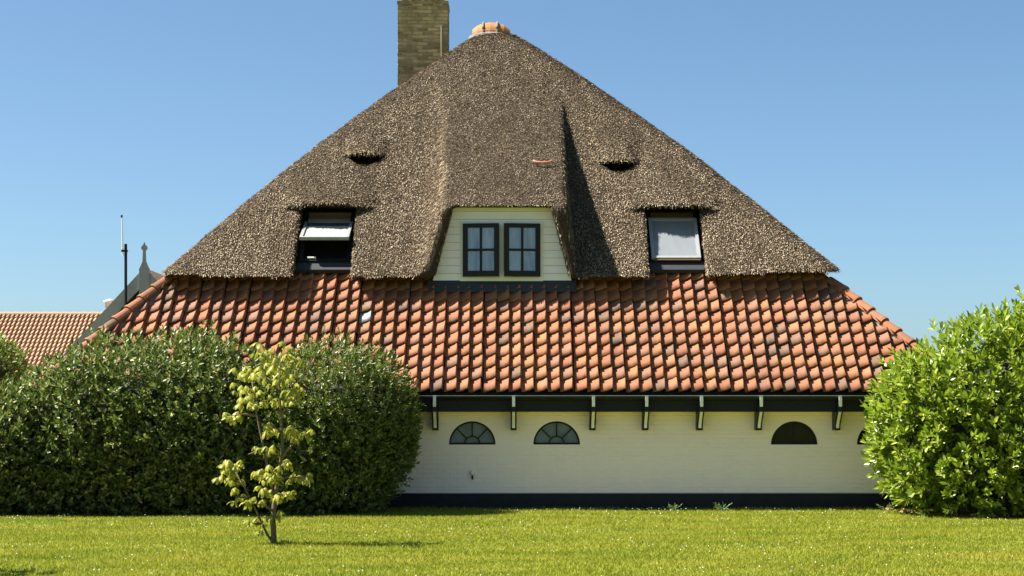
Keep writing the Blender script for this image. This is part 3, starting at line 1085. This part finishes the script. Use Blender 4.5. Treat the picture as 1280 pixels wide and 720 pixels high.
while z < 10.11:
    yf = CY - CD / 2
    xsr = [CX - CW / 2 + 0.105 + 0.21 * k for k in range(5)] if row % 2 == 0 else [CX - CW / 2 + 0.05] + [CX - CW / 2 + 0.21 + 0.21 * k for k in range(4)] + [CX + CW / 2 - 0.05]
    for i, x in enumerate(xsr):
        hm = row % 2 == 1 and i in (0, 5)
        o = obj("brick", half_me if hm else brick_me, chim, (x + random.uniform(-.003, .003), yf + random.uniform(-0.006, 0.004), z))
        o.scale = (0.965, 1, 1)
    for sg in (-1, 1):
        for k in range(4):
            m4 = np.array(Matrix.Translation((CX + sg * (CW / 2), CY - CD / 2 + 0.105 + 0.212 * k + (0.0 if row % 2 else 0.0), z)) @ Matrix.Rotation(sg * math.pi / 2, 4, 'Z'))
            side_ms.append(m4)
    z += 0.0745; row += 1
bvv = np.array([v.co[:] for v in brick_me.vertices]); 
tri = []
brick_me.calc_loop_triangles()
tri = np.array([t.vertices[:] for t in brick_me.loop_triangles])
o = obj("side_brickwork", instance_mesh("side_brickwork", bvv * [0.96, 1, 1], tri, np.array(side_ms), M['brick']), chim)
o['kind'] = 'stuff'
for k in range(7):
    x = CX - CW / 2 + 0.115 + k * 0.137
    b = MB(); b.box(x - 0.03, x + 0.03, CY - CD / 2 + 0.045, CY - CD / 2 + 0.12, 10.163, 10.83, bev=0.005); b.build("pilaster_brick", M['brick'], chim)
b = MB(); b.box(CX - CW / 2 - 0.01, CX + CW / 2 + 0.01, CY - CD / 2 - 0.01, CY + CD / 2 + 0.01, 10.10, 10.162); b.build("shoulder_course", M['brick'], chim)
b = MB(); b.tube([(CX + CW / 2 - 0.13, CY - CD / 2 - 0.03, 8.2), (CX + CW / 2 - 0.13, CY - CD / 2 - 0.03, 9.62)], 0.016, 6); b.build("conduit", M['old_mortar'], chim)

# ------------------------------------------------------------------ neighbouring buildings (left, behind)
barn = thing("barn", "barn gable end with grey bargeboards and a pointed finial, behind the orange hip", "barn", (-9.45, 17, 0))
GYY = 17.0
gs = 2280 / (30 + GYY)


def gpt(px, py): return ((px - 640) / gs, 1.6 + (515 - py) / gs)


ap = gpt(181, 335)
rake = 1.07
hwid = (ap[1] - 2.1) / rake
b = MB(); b.prism([(ap[0] - hwid, 0), (ap[0] + hwid, 0), (ap[0] + hwid, 2.0), (ap[0], ap[1] - 0.1), (ap[0] - hwid, 2.0)], 'y', GYY + 0.15, GYY + 5.2)
b.build("wall", M['tar'], barn)
for sg in (-1, 1):
    b = MB()
    d = Vector((sg * 1, -rake)).normalized(); nrm = Vector((d.y, -d.x)) * (-sg)
    A0 = Vector(ap); Lr = math.hypot(hwid, hwid * rake) + 0.35
    wv = 0.30
    pr = [A0 + Vector((0, 0.02)), A0 + d * Lr, A0 + d * Lr + Vector((0, -wv * 1.35)), A0 + Vector((0, -wv * 1.35))]
    b.prism([(p.x, p.y) for p in pr], 'y', GYY - 0.05 - (0.003 if sg > 0 else 0), GYY + 0.0)
    b.build("bargeboard", M['grey'], barn)
    b = MB()
    pr = [A0 + Vector((0, 0.0)), A0 + d * Lr, A0 + d * Lr + Vector((0, -0.12)), A0 + Vector((0, -0.12))]
    b.prism([(p.x, p.y + 0.0) for p in pr], 'y', GYY + 0.003, GYY + 5.4)
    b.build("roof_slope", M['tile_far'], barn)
b = MB(); b.box(ap[0] - 0.13, ap[0] + 0.13, GYY - 0.10, GYY - 0.054, ap[1] - 1.0, ap[1] - 0.05)
b.prism([(ap[0] - 0.14, ap[1] - 0.05), (ap[0] + 0.14, ap[1] - 0.05), (ap[0] + 0.10, ap[1] + 0.03), (ap[0] + 0.045, ap[1] + 0.16), (ap[0] + 0.032, ap[1] + 0.46), (ap[0] - 0.032, ap[1] + 0.46), (ap[0] - 0.045, ap[1] + 0.16), (ap[0] - 0.10, ap[1] + 0.03)], 'y', GYY - 0.101, GYY - 0.04)
b.prism([(ap[0] + 0.08 * math.cos(t), ap[1] + 0.51 + 0.08 * math.sin(t)) for t in [2 * math.pi * k / 8 for k in range(8)]], 'y', GYY - 0.105, GYY - 0.03)
b.prism([(ap[0] - 0.03, ap[1] + 0.575), (ap[0] + 0.03, ap[1] + 0.575), (ap[0], ap[1] + 0.66)], 'y', GYY - 0.1, GYY - 0.04)
b.build("finial", M['grey'], barn)
# flue cowl on the barn slope
fx, fz = gpt(137, 378); fx = (137 - 640) / (2280 / 49.5); fz = 1.6 + (515 - 384) / (2280 / 49.5)
b = MB(); lathe(b, [(0.07, -1.2), (0.07, 0.0), (0.13, 0.02), (0.13, 0.12), (0.17, 0.16), (0.17, 0.20), (0.05, 0.25)], fx, 19.5, fz - 0.03)
b.build("flue_cowl", M['zinc'], barn, True)

# aerial
ax_, az_ = gpt(157, 313)
ant = thing("antenna_mast", "dark antenna mast with a thin white whip aerial in front of the grey gable", "antenna", (ax_, 16.7, 0))
s2 = 2280 / 46.7
ax_ = (157 - 640) / s2
b = MB(); b.tube([(ax_, 16.7, 0), (ax_, 16.7, 1.6 + (515 - 305) / s2)], 0.038, 8); b.build("mast", M['black'], ant)
b = MB(); b.tube([(ax_ - 0.07, 16.68, 1.6 + (515 - 320) / s2), (ax_ - 0.1, 16.68, 1.6 + (515 - 268) / s2)], [0.022, 0.012], 6); b.build("whip_aerial", M['white'], ant)
b = MB(); b.box(ax_ - 0.10, ax_ + 0.05, 16.62, 16.74, 1.6 + (515 - 315) / s2, 1.6 + (515 - 312.5) / s2); b.build("clamp", M['black'], ant)
b = MB(); b.tube([(ax_ - 0.1, 16.68, 1.6 + (515 - 272) / s2), (ax_ - 0.1, 16.68, 1.6 + (515 - 269) / s2)], 0.025, 6); b.build("aerial_tip", M['black'], ant)

# long low outbuilding with a pale tiled roof
outb = thing("outbuilding", "low outbuilding with a faded orange tiled roof at the far left behind the hedge", "outbuilding", (-17, 24, 0))
ry, rz, ey, ez = 25.0, 1.6 + 122 / (2280 / 55), 22.3, 1.6 + 46 / (2280 / 52.3)
th = math.atan2(rz - ez, ry - ey); Lsl = math.hypot(rz - ez, ry - ey)
X0, X1 = -24.0, -11.3
b = MB(); b.box(X0, X1, ey + 0.3, 2 * ry - ey - 0.3, 0, ez - 0.02); b.build("wall", M['tar'], outb)
b = MB(); b.add([(X0, ey, ez - 0.03), (X1, ey, ez - 0.03), (X1, ry, rz - 0.03), (X0, ry, rz - 0.03), (X0, 2 * ry - ey, ez), (X1, 2 * ry - ey, ez)], [[0, 1, 2, 3], [3, 2, 5, 4]])
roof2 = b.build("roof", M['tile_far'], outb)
ms = []
pit2 = 0.134 * 0.99 / PITCH
for r_ in range(int(Lsl / 0.235) + 1):
    for c in range(int((X1 - X0) / (PITCH * pit2))):
        s = r_ * 0.235
        if s + 0.05 > Lsl: continue
        m = Matrix.Translation((X0 + c * PITCH * pit2 + random.uniform(-.003, .003), ey + s * math.cos(th), ez + s * math.sin(th))) @ Matrix.Rotation(th, 4, 'X') @ Matrix.Diagonal((pit2, 0.78, 0.75, 1))
        ms.append(np.array(m))
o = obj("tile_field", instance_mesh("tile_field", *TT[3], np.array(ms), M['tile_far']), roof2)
o['kind'] = 'stuff'
x = X0
while x < X1 - 0.3:
    b = MB(); V = []
    for xx, rr in ((x, 0.10), (x + 0.30, 0.085)):
        for k in range(7):
            t = math.pi * k / 6
            V.append((xx, ry + rr * math.cos(t) * 1.1, rz - 0.02 + rr * math.sin(t)))
    b.add(V, [[k, k + 1, k + 8, k + 7] for k in range(6)] + [list(range(7))])
    b.build("ridge_tile", M['tile_far'], roof2)
    x += 0.29


# ------------------------------------------------------------------ vegetation
def leaf_shape(fold=0.25, droop=0.15, tipw=0.55, midw=1.0):
    """unit leaf along +Y, width along X, normal +Z; 8 verts, 3 quad pairs"""
    V = np.array([(0, 0, 0), (-0.5 * midw * .8, .33, fold * .35), (-0.5 * tipw * 1.5, .68, fold * .3 - droop * .4), (0, 1, -droop), (0.5 * tipw * 1.5, .68, fold * .3 - droop * .4), (0.5 * midw * .8, .33, fold * .35)], dtype=np.float32)
    F = np.array([[0, 1, 2, 3], [0, 3, 4, 5]])
    return V, F


LV, LF = leaf_shape()


def leaves(P, D, Nn, L, W):
    """P,D,N (n,3); L,W (n,) -> V,F"""
    D = D / np.linalg.norm(D, axis=1, keepdims=True)
    Sx = np.cross(D, Nn); Sx /= np.maximum(np.linalg.norm(Sx, axis=1, keepdims=True), 1e-6)
    Nz = np.cross(Sx, D)
    V = (P[:, None] + LV[None, :, 0:1] * (Sx * W[:, None])[:, None] + LV[None, :, 1:2] * (D * L[:, None])[:, None] + LV[None, :, 2:3] * (Nz * W[:, None])[:, None])
    n = len(P)
    F = (LF[None] + (np.arange(n) * 6)[:, None, None]).reshape(-1, 4)
    return V.reshape(-1, 3), F


def sprig(rg, base, axis, nl, L, W, spread=0.9):
    """leaves round a short shoot; vectorised over shoots: base, axis (m,3)"""
    m = len(base)
    a = axis / np.linalg.norm(axis, axis=1, keepdims=True)
    ref = np.where(np.abs(a[:, 2:3]) < 0.9, np.array([[0, 0, 1.0]]), np.array([[1.0, 0, 0]]))
    u = np.cross(a, ref); u /= np.linalg.norm(u, axis=1, keepdims=True)
    v = np.cross(a, u)
    t = np.arange(nl)[None] / nl + rg.normal(0, .06, (m, nl))
    ang = np.arange(nl)[None] * 2.4 + rg.uniform(0, 6.28, (m, 1)) + rg.normal(0, .3, (m, nl))
    op = spread * (1.15 - 0.85 * np.clip(t, 0, 1)) + rg.normal(0, .12, (m, nl))
    rad = u[:, None] * np.cos(ang)[..., None] + v[:, None] * np.sin(ang)[..., None]
    D = a[:, None] * np.cos(op)[..., None] + rad * np.sin(op)[..., None]
    Nn = a[:, None] * np.sin(op)[..., None] - rad * np.cos(op)[..., None]
    Nn = Nn + rg.normal(0, .25, Nn.shape)
    Ls = L * rg.uniform(.7, 1.15, (m, nl)); Ws = W * rg.uniform(.8, 1.15, (m, nl))
    P = base[:, None] + a[:, None] * (t[..., None] * L * 1.1)
    return leaves(P.reshape(-1, 3), D.reshape(-1, 3), Nn.reshape(-1, 3), Ls.ravel(), Ws.ravel())


def blob_dir(n, rg):
    d = rg.normal(size=(n, 3)); return d / np.linalg.norm(d, axis=1, keepdims=True)


def blob_point(d, c, ax, ex, lump, seed, freq=3.1):
    """radius of a lumpy superellipsoid in direction d"""
    e = np.abs(d / np.array(ax)) ** ex
    r = e.sum(1) ** (-1.0 / ex)
    P = d * r[:, None]
    k = 1 + lump * snoise((P + np.array(c)).astype(np.float32), freq, seed, 3)
    return np.array(c) + P * k[:, None], r


def shrub(name, label, cat, blobs, mat, nshoot, nl, L, W, seed, lim=None, singles=0, up=0.7, group=None, lump=0.10, deep=0.62, spread=0.9):
    rg = np.random.default_rng(seed)
    c0 = np.mean([b[0] for b in blobs], axis=0)
    root = thing(name, label, cat, (c0[0], c0[1], 0), group)
    vols = np.array([np.prod(b[1]) ** (2 / 3) for b in blobs]); vols = vols / vols.sum()
    Bs = []; As = []
    core = MB(); coreV = []; coreF = []; cn = 0
    for (c, ax, ex), vv in zip(blobs, vols):
        n = int(nshoot * vv * 1.5)
        d = blob_dir(n, rg)
        P, r = blob_point(d, c, ax, ex, lump, seed)
        depth = 1 - (1 - deep) * rg.random(n) ** 1.6
        depth = np.where(rg.random(n) < 0.05, rg.uniform(1.0, 1.11, n), depth)
        P = np.array(c) + (P - np.array(c)) * depth[:, None]
        nrm = np.sign(d) * (np.abs((P - np.array(c)) / np.array(ax)) ** (ex - 1)) / np.array(ax)
        nrm = nrm / np.maximum(np.linalg.norm(nrm, axis=1, keepdims=True), 1e-6)
        A = nrm + np.array([0, 0, up]) + rg.normal(0, .35, (n, 3))
        keep = P[:, 2] > 0.03
        if lim is not None: keep &= lim(P)
        # skip shoots that sit deep inside another blob
        for (c2, ax2, ex2) in blobs:
            if c2 is c: continue
            q = (np.abs((P - np.array(c2)) / np.array(ax2)) ** ex2).sum(1)
            keep &= q > 0.35
        Bs.append(P[keep]); As.append(A[keep])
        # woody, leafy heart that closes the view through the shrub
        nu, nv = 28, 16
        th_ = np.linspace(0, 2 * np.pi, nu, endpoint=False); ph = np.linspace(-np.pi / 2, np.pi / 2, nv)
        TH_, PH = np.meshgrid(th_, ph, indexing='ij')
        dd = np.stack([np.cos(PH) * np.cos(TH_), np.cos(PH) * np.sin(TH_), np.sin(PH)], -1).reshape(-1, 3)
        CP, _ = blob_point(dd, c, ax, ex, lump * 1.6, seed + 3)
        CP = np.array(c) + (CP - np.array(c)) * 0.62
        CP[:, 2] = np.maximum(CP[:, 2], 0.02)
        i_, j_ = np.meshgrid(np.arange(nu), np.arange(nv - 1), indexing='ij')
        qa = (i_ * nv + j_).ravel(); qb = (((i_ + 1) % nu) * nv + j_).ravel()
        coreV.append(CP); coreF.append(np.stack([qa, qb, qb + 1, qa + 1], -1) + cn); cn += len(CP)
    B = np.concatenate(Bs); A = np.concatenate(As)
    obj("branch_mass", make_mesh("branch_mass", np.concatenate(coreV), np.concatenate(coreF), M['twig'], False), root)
    for k in range(5):
        mb_ = MB()
        bx = blobs[0][0]; hx = blobs[0][1]
        x_ = bx[0] + rg.uniform(-.6, .6) * hx[0]; y_ = bx[1] + rg.uniform(-.2, .2)
        mb_.tube([(x_, y_, 0), (x_ + rg.uniform(-.1, .1), y_, 0.5), (x_ + rg.uniform(-.3, .3), y_, 1.1)], [0.035, 0.028, 0.015], 6)
        mb_.build("stem", M['bark'], root)
    if singles:
        front = B[:, 1] * -1.0 + rg.normal(0, .15, len(B))
        px = 640 + B[:, 0] * 2280 / (30 + B[:, 1])
        front = np.where(px < 1290, front, -9)
        pick = np.argsort(-front)[:int(singles * 2.0)]
        pick = rg.permutation(pick)[:singles]
        msk = np.zeros(len(B), bool); msk[pick] = True
        mes = []
        for k in range(6):
            v, f = sprig(rg, np.zeros((1, 3)), np.array([[0, 0, 1.0]]), nl, L, W, spread)
            mes.append(make_mesh("leafy_shoot", v, f, mat, True))
        for i in np.where(msk)[0]:
            o = obj("leafy_shoot", mes[i % 6], root, B[i], Vector(A[i]).to_track_quat('Z', 'Y').to_euler())
        B = B[~msk]; A = A[~msk]
    v, f = sprig(rg, B, A, nl, L, W, spread)
    o = obj("foliage", make_mesh("foliage", v, f, mat, True), root)
    o['kind'] = 'stuff'
    return root


# right hand laurel
shrub("laurel_bush", "large bright green glossy laurel bush at the right end of the cream wall", "bush",
      [((8.2, -1.75, 1.35), (2.42, 1.15, 1.72), 2.4), ((9.2, -1.8, 2.05), (1.75, 1.1, 1.62), 2.3), ((6.75, -1.45, 1.30), (1.08, 0.85, 1.2), 2.4)],
      M['laurel'], 5600, 8, 0.135, 0.056, 21, lim=lambda P: P[:, 1] < -0.45, singles=290, up=0.75, lump=0.09)
# left hedges
shrub("hedge_shrub", "tall dark green hedge shrub behind the sapling, broadest of the row", "hedge",
      [((-5.6, -1.25, 1.15), (1.7, 1.0, 1.62), 2.7), ((-4.6, -1.1, 1.15), (0.9, 0.9, 1.55), 2.4), ((-6.8, -1.4, 1.0), (0.95, 0.95, 1.42), 2.3), ((-6.1, -1.75, 1.0), (0.55, 0.5, 1.0), 2.2), ((-5.0, -1.7, 0.8), (0.6, 0.45, 0.9), 2.2)],
      M['hedge'], 8000, 7, 0.105, 0.042, 31, lim=lambda P: P[:, 1] < -0.42, up=0.5, group="hedge shrubs along the left of the wall", lump=0.15)
shrub("hedge_shrub", "fine leaved dark hedge shrub between the sapling and the cream wall", "hedge",
      [((-2.95, -1.15, 1.1), (1.05, 0.92, 1.62), 2.7), ((-2.25, -1.05, 1.3), (0.72, 0.8, 1.15), 2.3), ((-3.5, -1.3, 1.0), (0.6, 0.8, 1.45), 2.3)],
      M['hedge_fine'], 8500, 7, 0.078, 0.027, 41, lim=lambda P: P[:, 1] < -0.42, up=0.4, group="hedge shrubs along the left of the wall", lump=0.12)
shrub("hedge_shrub", "lower sunlit hedge shrub with pale leaf tips at the left picture edge", "hedge",
      [((-7.85, -1.6, 0.8), (0.95, 0.9, 1.12), 2.3), ((-9.0, -1.6, 0.65), (1.2, 0.9, 0.85), 2.4)],
      M['hedge'], 4200, 7, 0.11, 0.044, 51, lim=lambda P: P[:, 1] < -0.2, up=0.6, group="hedge shrubs along the left of the wall", lump=0.16)
shrub("garden_shrub", "small pale yellow-green shrub before the outbuilding roof, farthest left", "shrub",
      [((-10.45, 6.0, 2.3), (0.85, 0.8, 0.72), 2.2), ((-11.0, 6.0, 1.0), (0.7, 0.7, 0.9), 2.2)],
      M['pale_shrub'], 1500, 7, 0.10, 0.04, 61, up=0.5, lump=0.14)


# ---- sapling
def chestnut_leaf(seed):
    r = random.Random(seed)
    V = []; F = []
    nl = r.choice((5, 6, 7))
    a0 = r.uniform(0, 6.28)
    for k in range(nl):
        a = a0 + 2 * math.pi * k / nl + r.uniform(-.2, .2)
        L = r.uniform(0.10, 0.165); W = L * r.uniform(0.32, 0.42)
        d = Vector((math.cos(a), math.sin(a), 0)); s = Vector((-math.sin(a), math.cos(a), 0))
        el = r.uniform(-0.6, -0.1)
        p = Vector((0, 0, 0)); n0 = len(V)
        pts = []
        for i, (t, wf) in enumerate(((0, .12), (.3, .6), (.6, 1.0), (.85, .75), (1.0, .06))):
            if i:
                e = el - 1.1 * (t ** 1.2)
                p = p + (d * math.cos(e) + Vector((0, 0, 1)) * math.sin(e)) * L * (t - tprev)
            tprev = t
            f = 0.18 * W * wf
            V += [p - s * W * .5 * wf + Vector((0, 0, -f)), p + Vector((0, 0, 0)), p + s * W * .5 * wf + Vector((0, 0, -f))]
        for i in range(4):
            b = n0 + 3 * i
            F += [[b, b + 1, b + 4, b + 3], [b + 1, b + 2, b + 5, b + 4]]
    return make_mesh("leaf", V, F, M['chestnut'], True)


CL = [chestnut_leaf(s) for s in range(6)]
SX, SY = -2.87, -8.0
SS = 2280 / 22.0


def sp(px, py, dy=0.0): return Vector(((px - 640) / SS, SY + dy, (681 - py) / SS))


sap = thing("chestnut_sapling", "young yellow-green chestnut sapling with drooping leaves standing on the lawn", "tree", (SX, SY, 0))
b = MB(); b.tube([sp(342, 684), sp(342, 672), sp(341, 648), sp(344, 620), sp(350, 585), sp(353, 555), sp(351, 520), sp(349, 480), sp(351, 440)], [.042, .036, .032, .028, .021, .018, .014, .010, .006], 8)
b.build("trunk", M['bark'], sap, True)
brs = [[(341, 678), (334, 668), (325, 648), (316, 628), (306, 608), (296, 590)], [(344, 622), (337, 600), (330, 565), (322, 530), (316, 500), (313, 472)],
       [(351, 575), (362, 560), (376, 548)], [(347, 600), (362, 596), (384, 598)], [(350, 520), (362, 505), (372, 492)],
       [(349, 490), (338, 478), (330, 468)], [(320, 520), (306, 518), (290, 520)], [(316, 628), (305, 622), (297, 622)], [(343, 640), (332, 632), (318, 628)], [(328, 655), (320, 655), (316, 653)],
       [(330, 566), (318, 566), (312, 568)], [(350, 540), (340, 532), (336, 520)], [(346, 605), (335, 598), (322, 594)]]
brd = [-.1, .12, -.1, -.15, .1, -.1, -.1, -.1, -.2, -.1, -.1, -.15, -.15]
for pl, dy in zip(brs, brd):
    n = len(pl)
    b = MB(); b.tube([sp(x, y, dy * i / (n - 1)) for i, (x, y) in enumerate(pl)], [0.017 * (1 - .75 * i / (n - 1)) + .002 for i in range(n)], 6)
    b.build("branch", M['bark'], sap, True)
clusters = [(345, 440, 22, 10, 10), (355, 455, 18, 12, 8), (335, 462, 14, 10, 5), (312, 468, 16, 8, 9), (306, 490, 12, 12, 7), (318, 500, 14, 10, 5), (292, 522, 10, 5, 4), (350, 482, 20, 10, 9), (368, 488, 12, 8, 5),
            (340, 505, 14, 8, 4), (355, 500, 15, 6, 4), (352, 535, 18, 8, 6), (376, 545, 12, 6, 5), (340, 538, 8, 5, 2), (330, 564, 16, 4, 6), (355, 582, 16, 5, 6), (290, 584, 16, 8, 11), (283, 594, 10, 8, 5), (296, 606, 8, 8, 4), (297, 624, 4, 6, 2),
            (318, 594, 9, 4, 3), (335, 598, 12, 5, 5), (352, 600, 12, 6, 5), (372, 597, 10, 4, 4), (386, 598, 5, 4, 2), (330, 614, 10, 5, 4), (345, 622, 10, 5, 4), (358, 622, 8, 6, 3), (318, 628, 10, 4, 4), (316, 654, 6, 5, 2), (337, 652, 6, 5, 2), (325, 668, 5, 3, 1), (344, 645, 5, 4, 1)]
rs = random.Random(5)
for (px, py, sx_, sy_, k) in clusters:
    for i in range(int(k * 1.5 + 0.5)):
        dy = rs.uniform(-1, 1) * (0.16 + 1.7 * sx_ / SS)
        p = sp(px + rs.uniform(-1, 1) * sx_, py - 4 + rs.uniform(-1, 1) * sy_, dy)
        o = obj("leaf", CL[rs.randrange(6)], sap, p, Euler((rs.uniform(-.4, .4), rs.uniform(-.4, .4), rs.uniform(0, 6.28))))
        sc = rs.uniform(0.6, 0.92); o.scale = (sc, sc, sc)

# a second sapling just outside the frame throws the shadow at the lower left
s2_ = sap.copy(); COL.objects.link(s2_)
s2_.location = (-6.55, -11.95, 0)
s2_['label'] = "young chestnut sapling out of view left of the lawn corner"
for ch in list(sap.children):
    c = ch.copy(); COL.objects.link(c); c.parent = s2_

# ---- grass
def grass():
    rg = np.random.default_rng(77)
    n = 330000
    d = 17.0 + 13.2 * rg.random(n) ** 1.0
    X = rg.uniform(-1, 1, n) * d * 0.31; Y = d - 30
    keep = Y < -0.02
    X, Y = X[keep], Y[keep]; n = len(X)
    Zg = ground_z(X, Y)
    tall = snoise(np.stack([X, Y], -1).astype(np.float32), 2.2, 9, 3)
    h = rg.uniform(0.018, 0.045, n) * (1 + 0.45 * tall)
    h *= np.where(Y > -0.35, 1.5, 1)
    a = rg.uniform(0, 6.28, n); wv = rg.uniform(0.004, 0.008, n)
    lean = rg.normal(0, 0.45, (n, 2)) * h[:, None]
    B = np.stack([X, Y, Zg - 0.003], -1)
    sx = np.stack([np.cos(a) * wv, np.sin(a) * wv, np.zeros(n)], -1)
    T = B + np.stack([lean[:, 0], lean[:, 1], h], -1)
    V = np.stack([B - sx, B + sx, T], 1).reshape(-1, 3)
    return make_mesh("grass", V, np.arange(3 * n).reshape(-1, 3), M['grass'])


o = obj("grass", grass()); tag(o, "short mown grass blades covering the lawn in front of the house", "grass", kind='stuff')

# clover flowers
def flowers(n, seed, mat, name, label, fy):
    rg = np.random.default_rng(seed)
    d = fy(rg, n)
    X = rg.uniform(-1, 1, n) * d * 0.30; Y = d - 30
    P = np.stack([X, Y], -1).astype(np.float32)
    keep = (snoise(P, 0.9, seed, 3) + rg.normal(0, .35, n) > 0.1) & (Y < -0.15)
    X, Y = X[keep], Y[keep]; n = len(X)
    Z = ground_z(X, Y) + rg.uniform(0.03, 0.055, n)
    r = rg.uniform(0.005, 0.009, n)
    oct_ = np.array([(1, 0, 0), (0, 1, 0), (-1, 0, 0), (0, -1, 0), (0, 0, .9), (0, 0, -.9)])
    V = (np.stack([X, Y, Z], -1)[:, None] + oct_[None] * r[:, None, None]).reshape(-1, 3)
    f = np.array([[0, 1, 4], [1, 2, 4], [2, 3, 4], [3, 0, 4], [1, 0, 5], [2, 1, 5], [3, 2, 5], [0, 3, 5]])
    F = (f[None] + (np.arange(n) * 6)[:, None, None]).reshape(-1, 3)
    o = obj(name, make_mesh(name, V, F, mat)); tag(o, label, "flowers", kind='stuff')


flowers(1200, 5, M['flower'], "clover_flowers", "small white clover flowers scattered over the lawn", lambda rg, n: 30 - 13 * rg.random(n) ** 1.7)
flowers(260, 8, M['yellow_flower'], "yellow_flowers", "few small yellow flowers scattered over the lawn", lambda rg, n: 30 - 13 * rg.random(n))

# weeds against the plinth
def weed(px, h, seed, label):
    rg = np.random.default_rng(seed)
    x = (px - 640) / 76.2
    root = thing("weed", label, "weed", (x, -0.56, 0))
    st = MB(); PB = []; PD = []
    for k in range(6):
        dx, dy = rg.uniform(-.16, .16), rg.uniform(-.10, .03); hh = h * rg.uniform(.5, 1)
        st.tube([(x, -0.56, 0), (x + dx * .5, -0.56 + dy * .5, hh * .6), (x + dx, -0.56 + dy, hh)], [.006, .005, .003], 4)
        for t in np.linspace(.3, 1, 6):
            PB.append((x + dx * t, -0.56 + dy * t, hh * t)); PD.append((dx * 2 + rg.normal(0, .4), rg.normal(0, .4) - .2, rg.uniform(0, .6)))
    st.build("stem", M['weed'], root)
    PB, PD = np.array(PB), np.array(PD)
    v, f = leaves(PB, PD, np.array([[0, -.3, 1.0]]) + rg.normal(0, .3, PB.shape), np.full(len(PB), .055), np.full(len(PB), .016))
    obj("leaves", make_mesh("leaves", v, f, M['weed']), root)


weed(838, 0.10, 1, "small leafy weed at the foot of the black plinth, left of the two")
weed(900, 0.13, 2, "taller pale weed at the foot of the black plinth, right of the two")
weed(1098, 0.12, 3, "thin weed at the plinth beside the laurel bush")

# dry leaves below the laurel
rg = np.random.default_rng(12)
n = 170
X = rg.uniform(6.0, 8.6, n); Y = -1.0 - (X - 6.0) * 0.62 + rg.normal(0, .22, n) - 0.1
P = np.stack([X, Y, ground_z(X, Y) + rg.uniform(.03, .06, n)], -1)
v, f = leaves(P, np.c_[rg.normal(0, 1, (n, 2)), rg.normal(0, .35, n)], np.c_[rg.normal(0, .5, (n, 2)), np.ones(n)], rg.uniform(.05, .11, n), rg.uniform(.03, .05, n))
o = obj("dry_leaves", make_mesh("dry_leaves", v, f, M['dry'])); tag(o, "dry brown fallen leaves along the foot of the laurel bush", "leaves", kind='stuff')
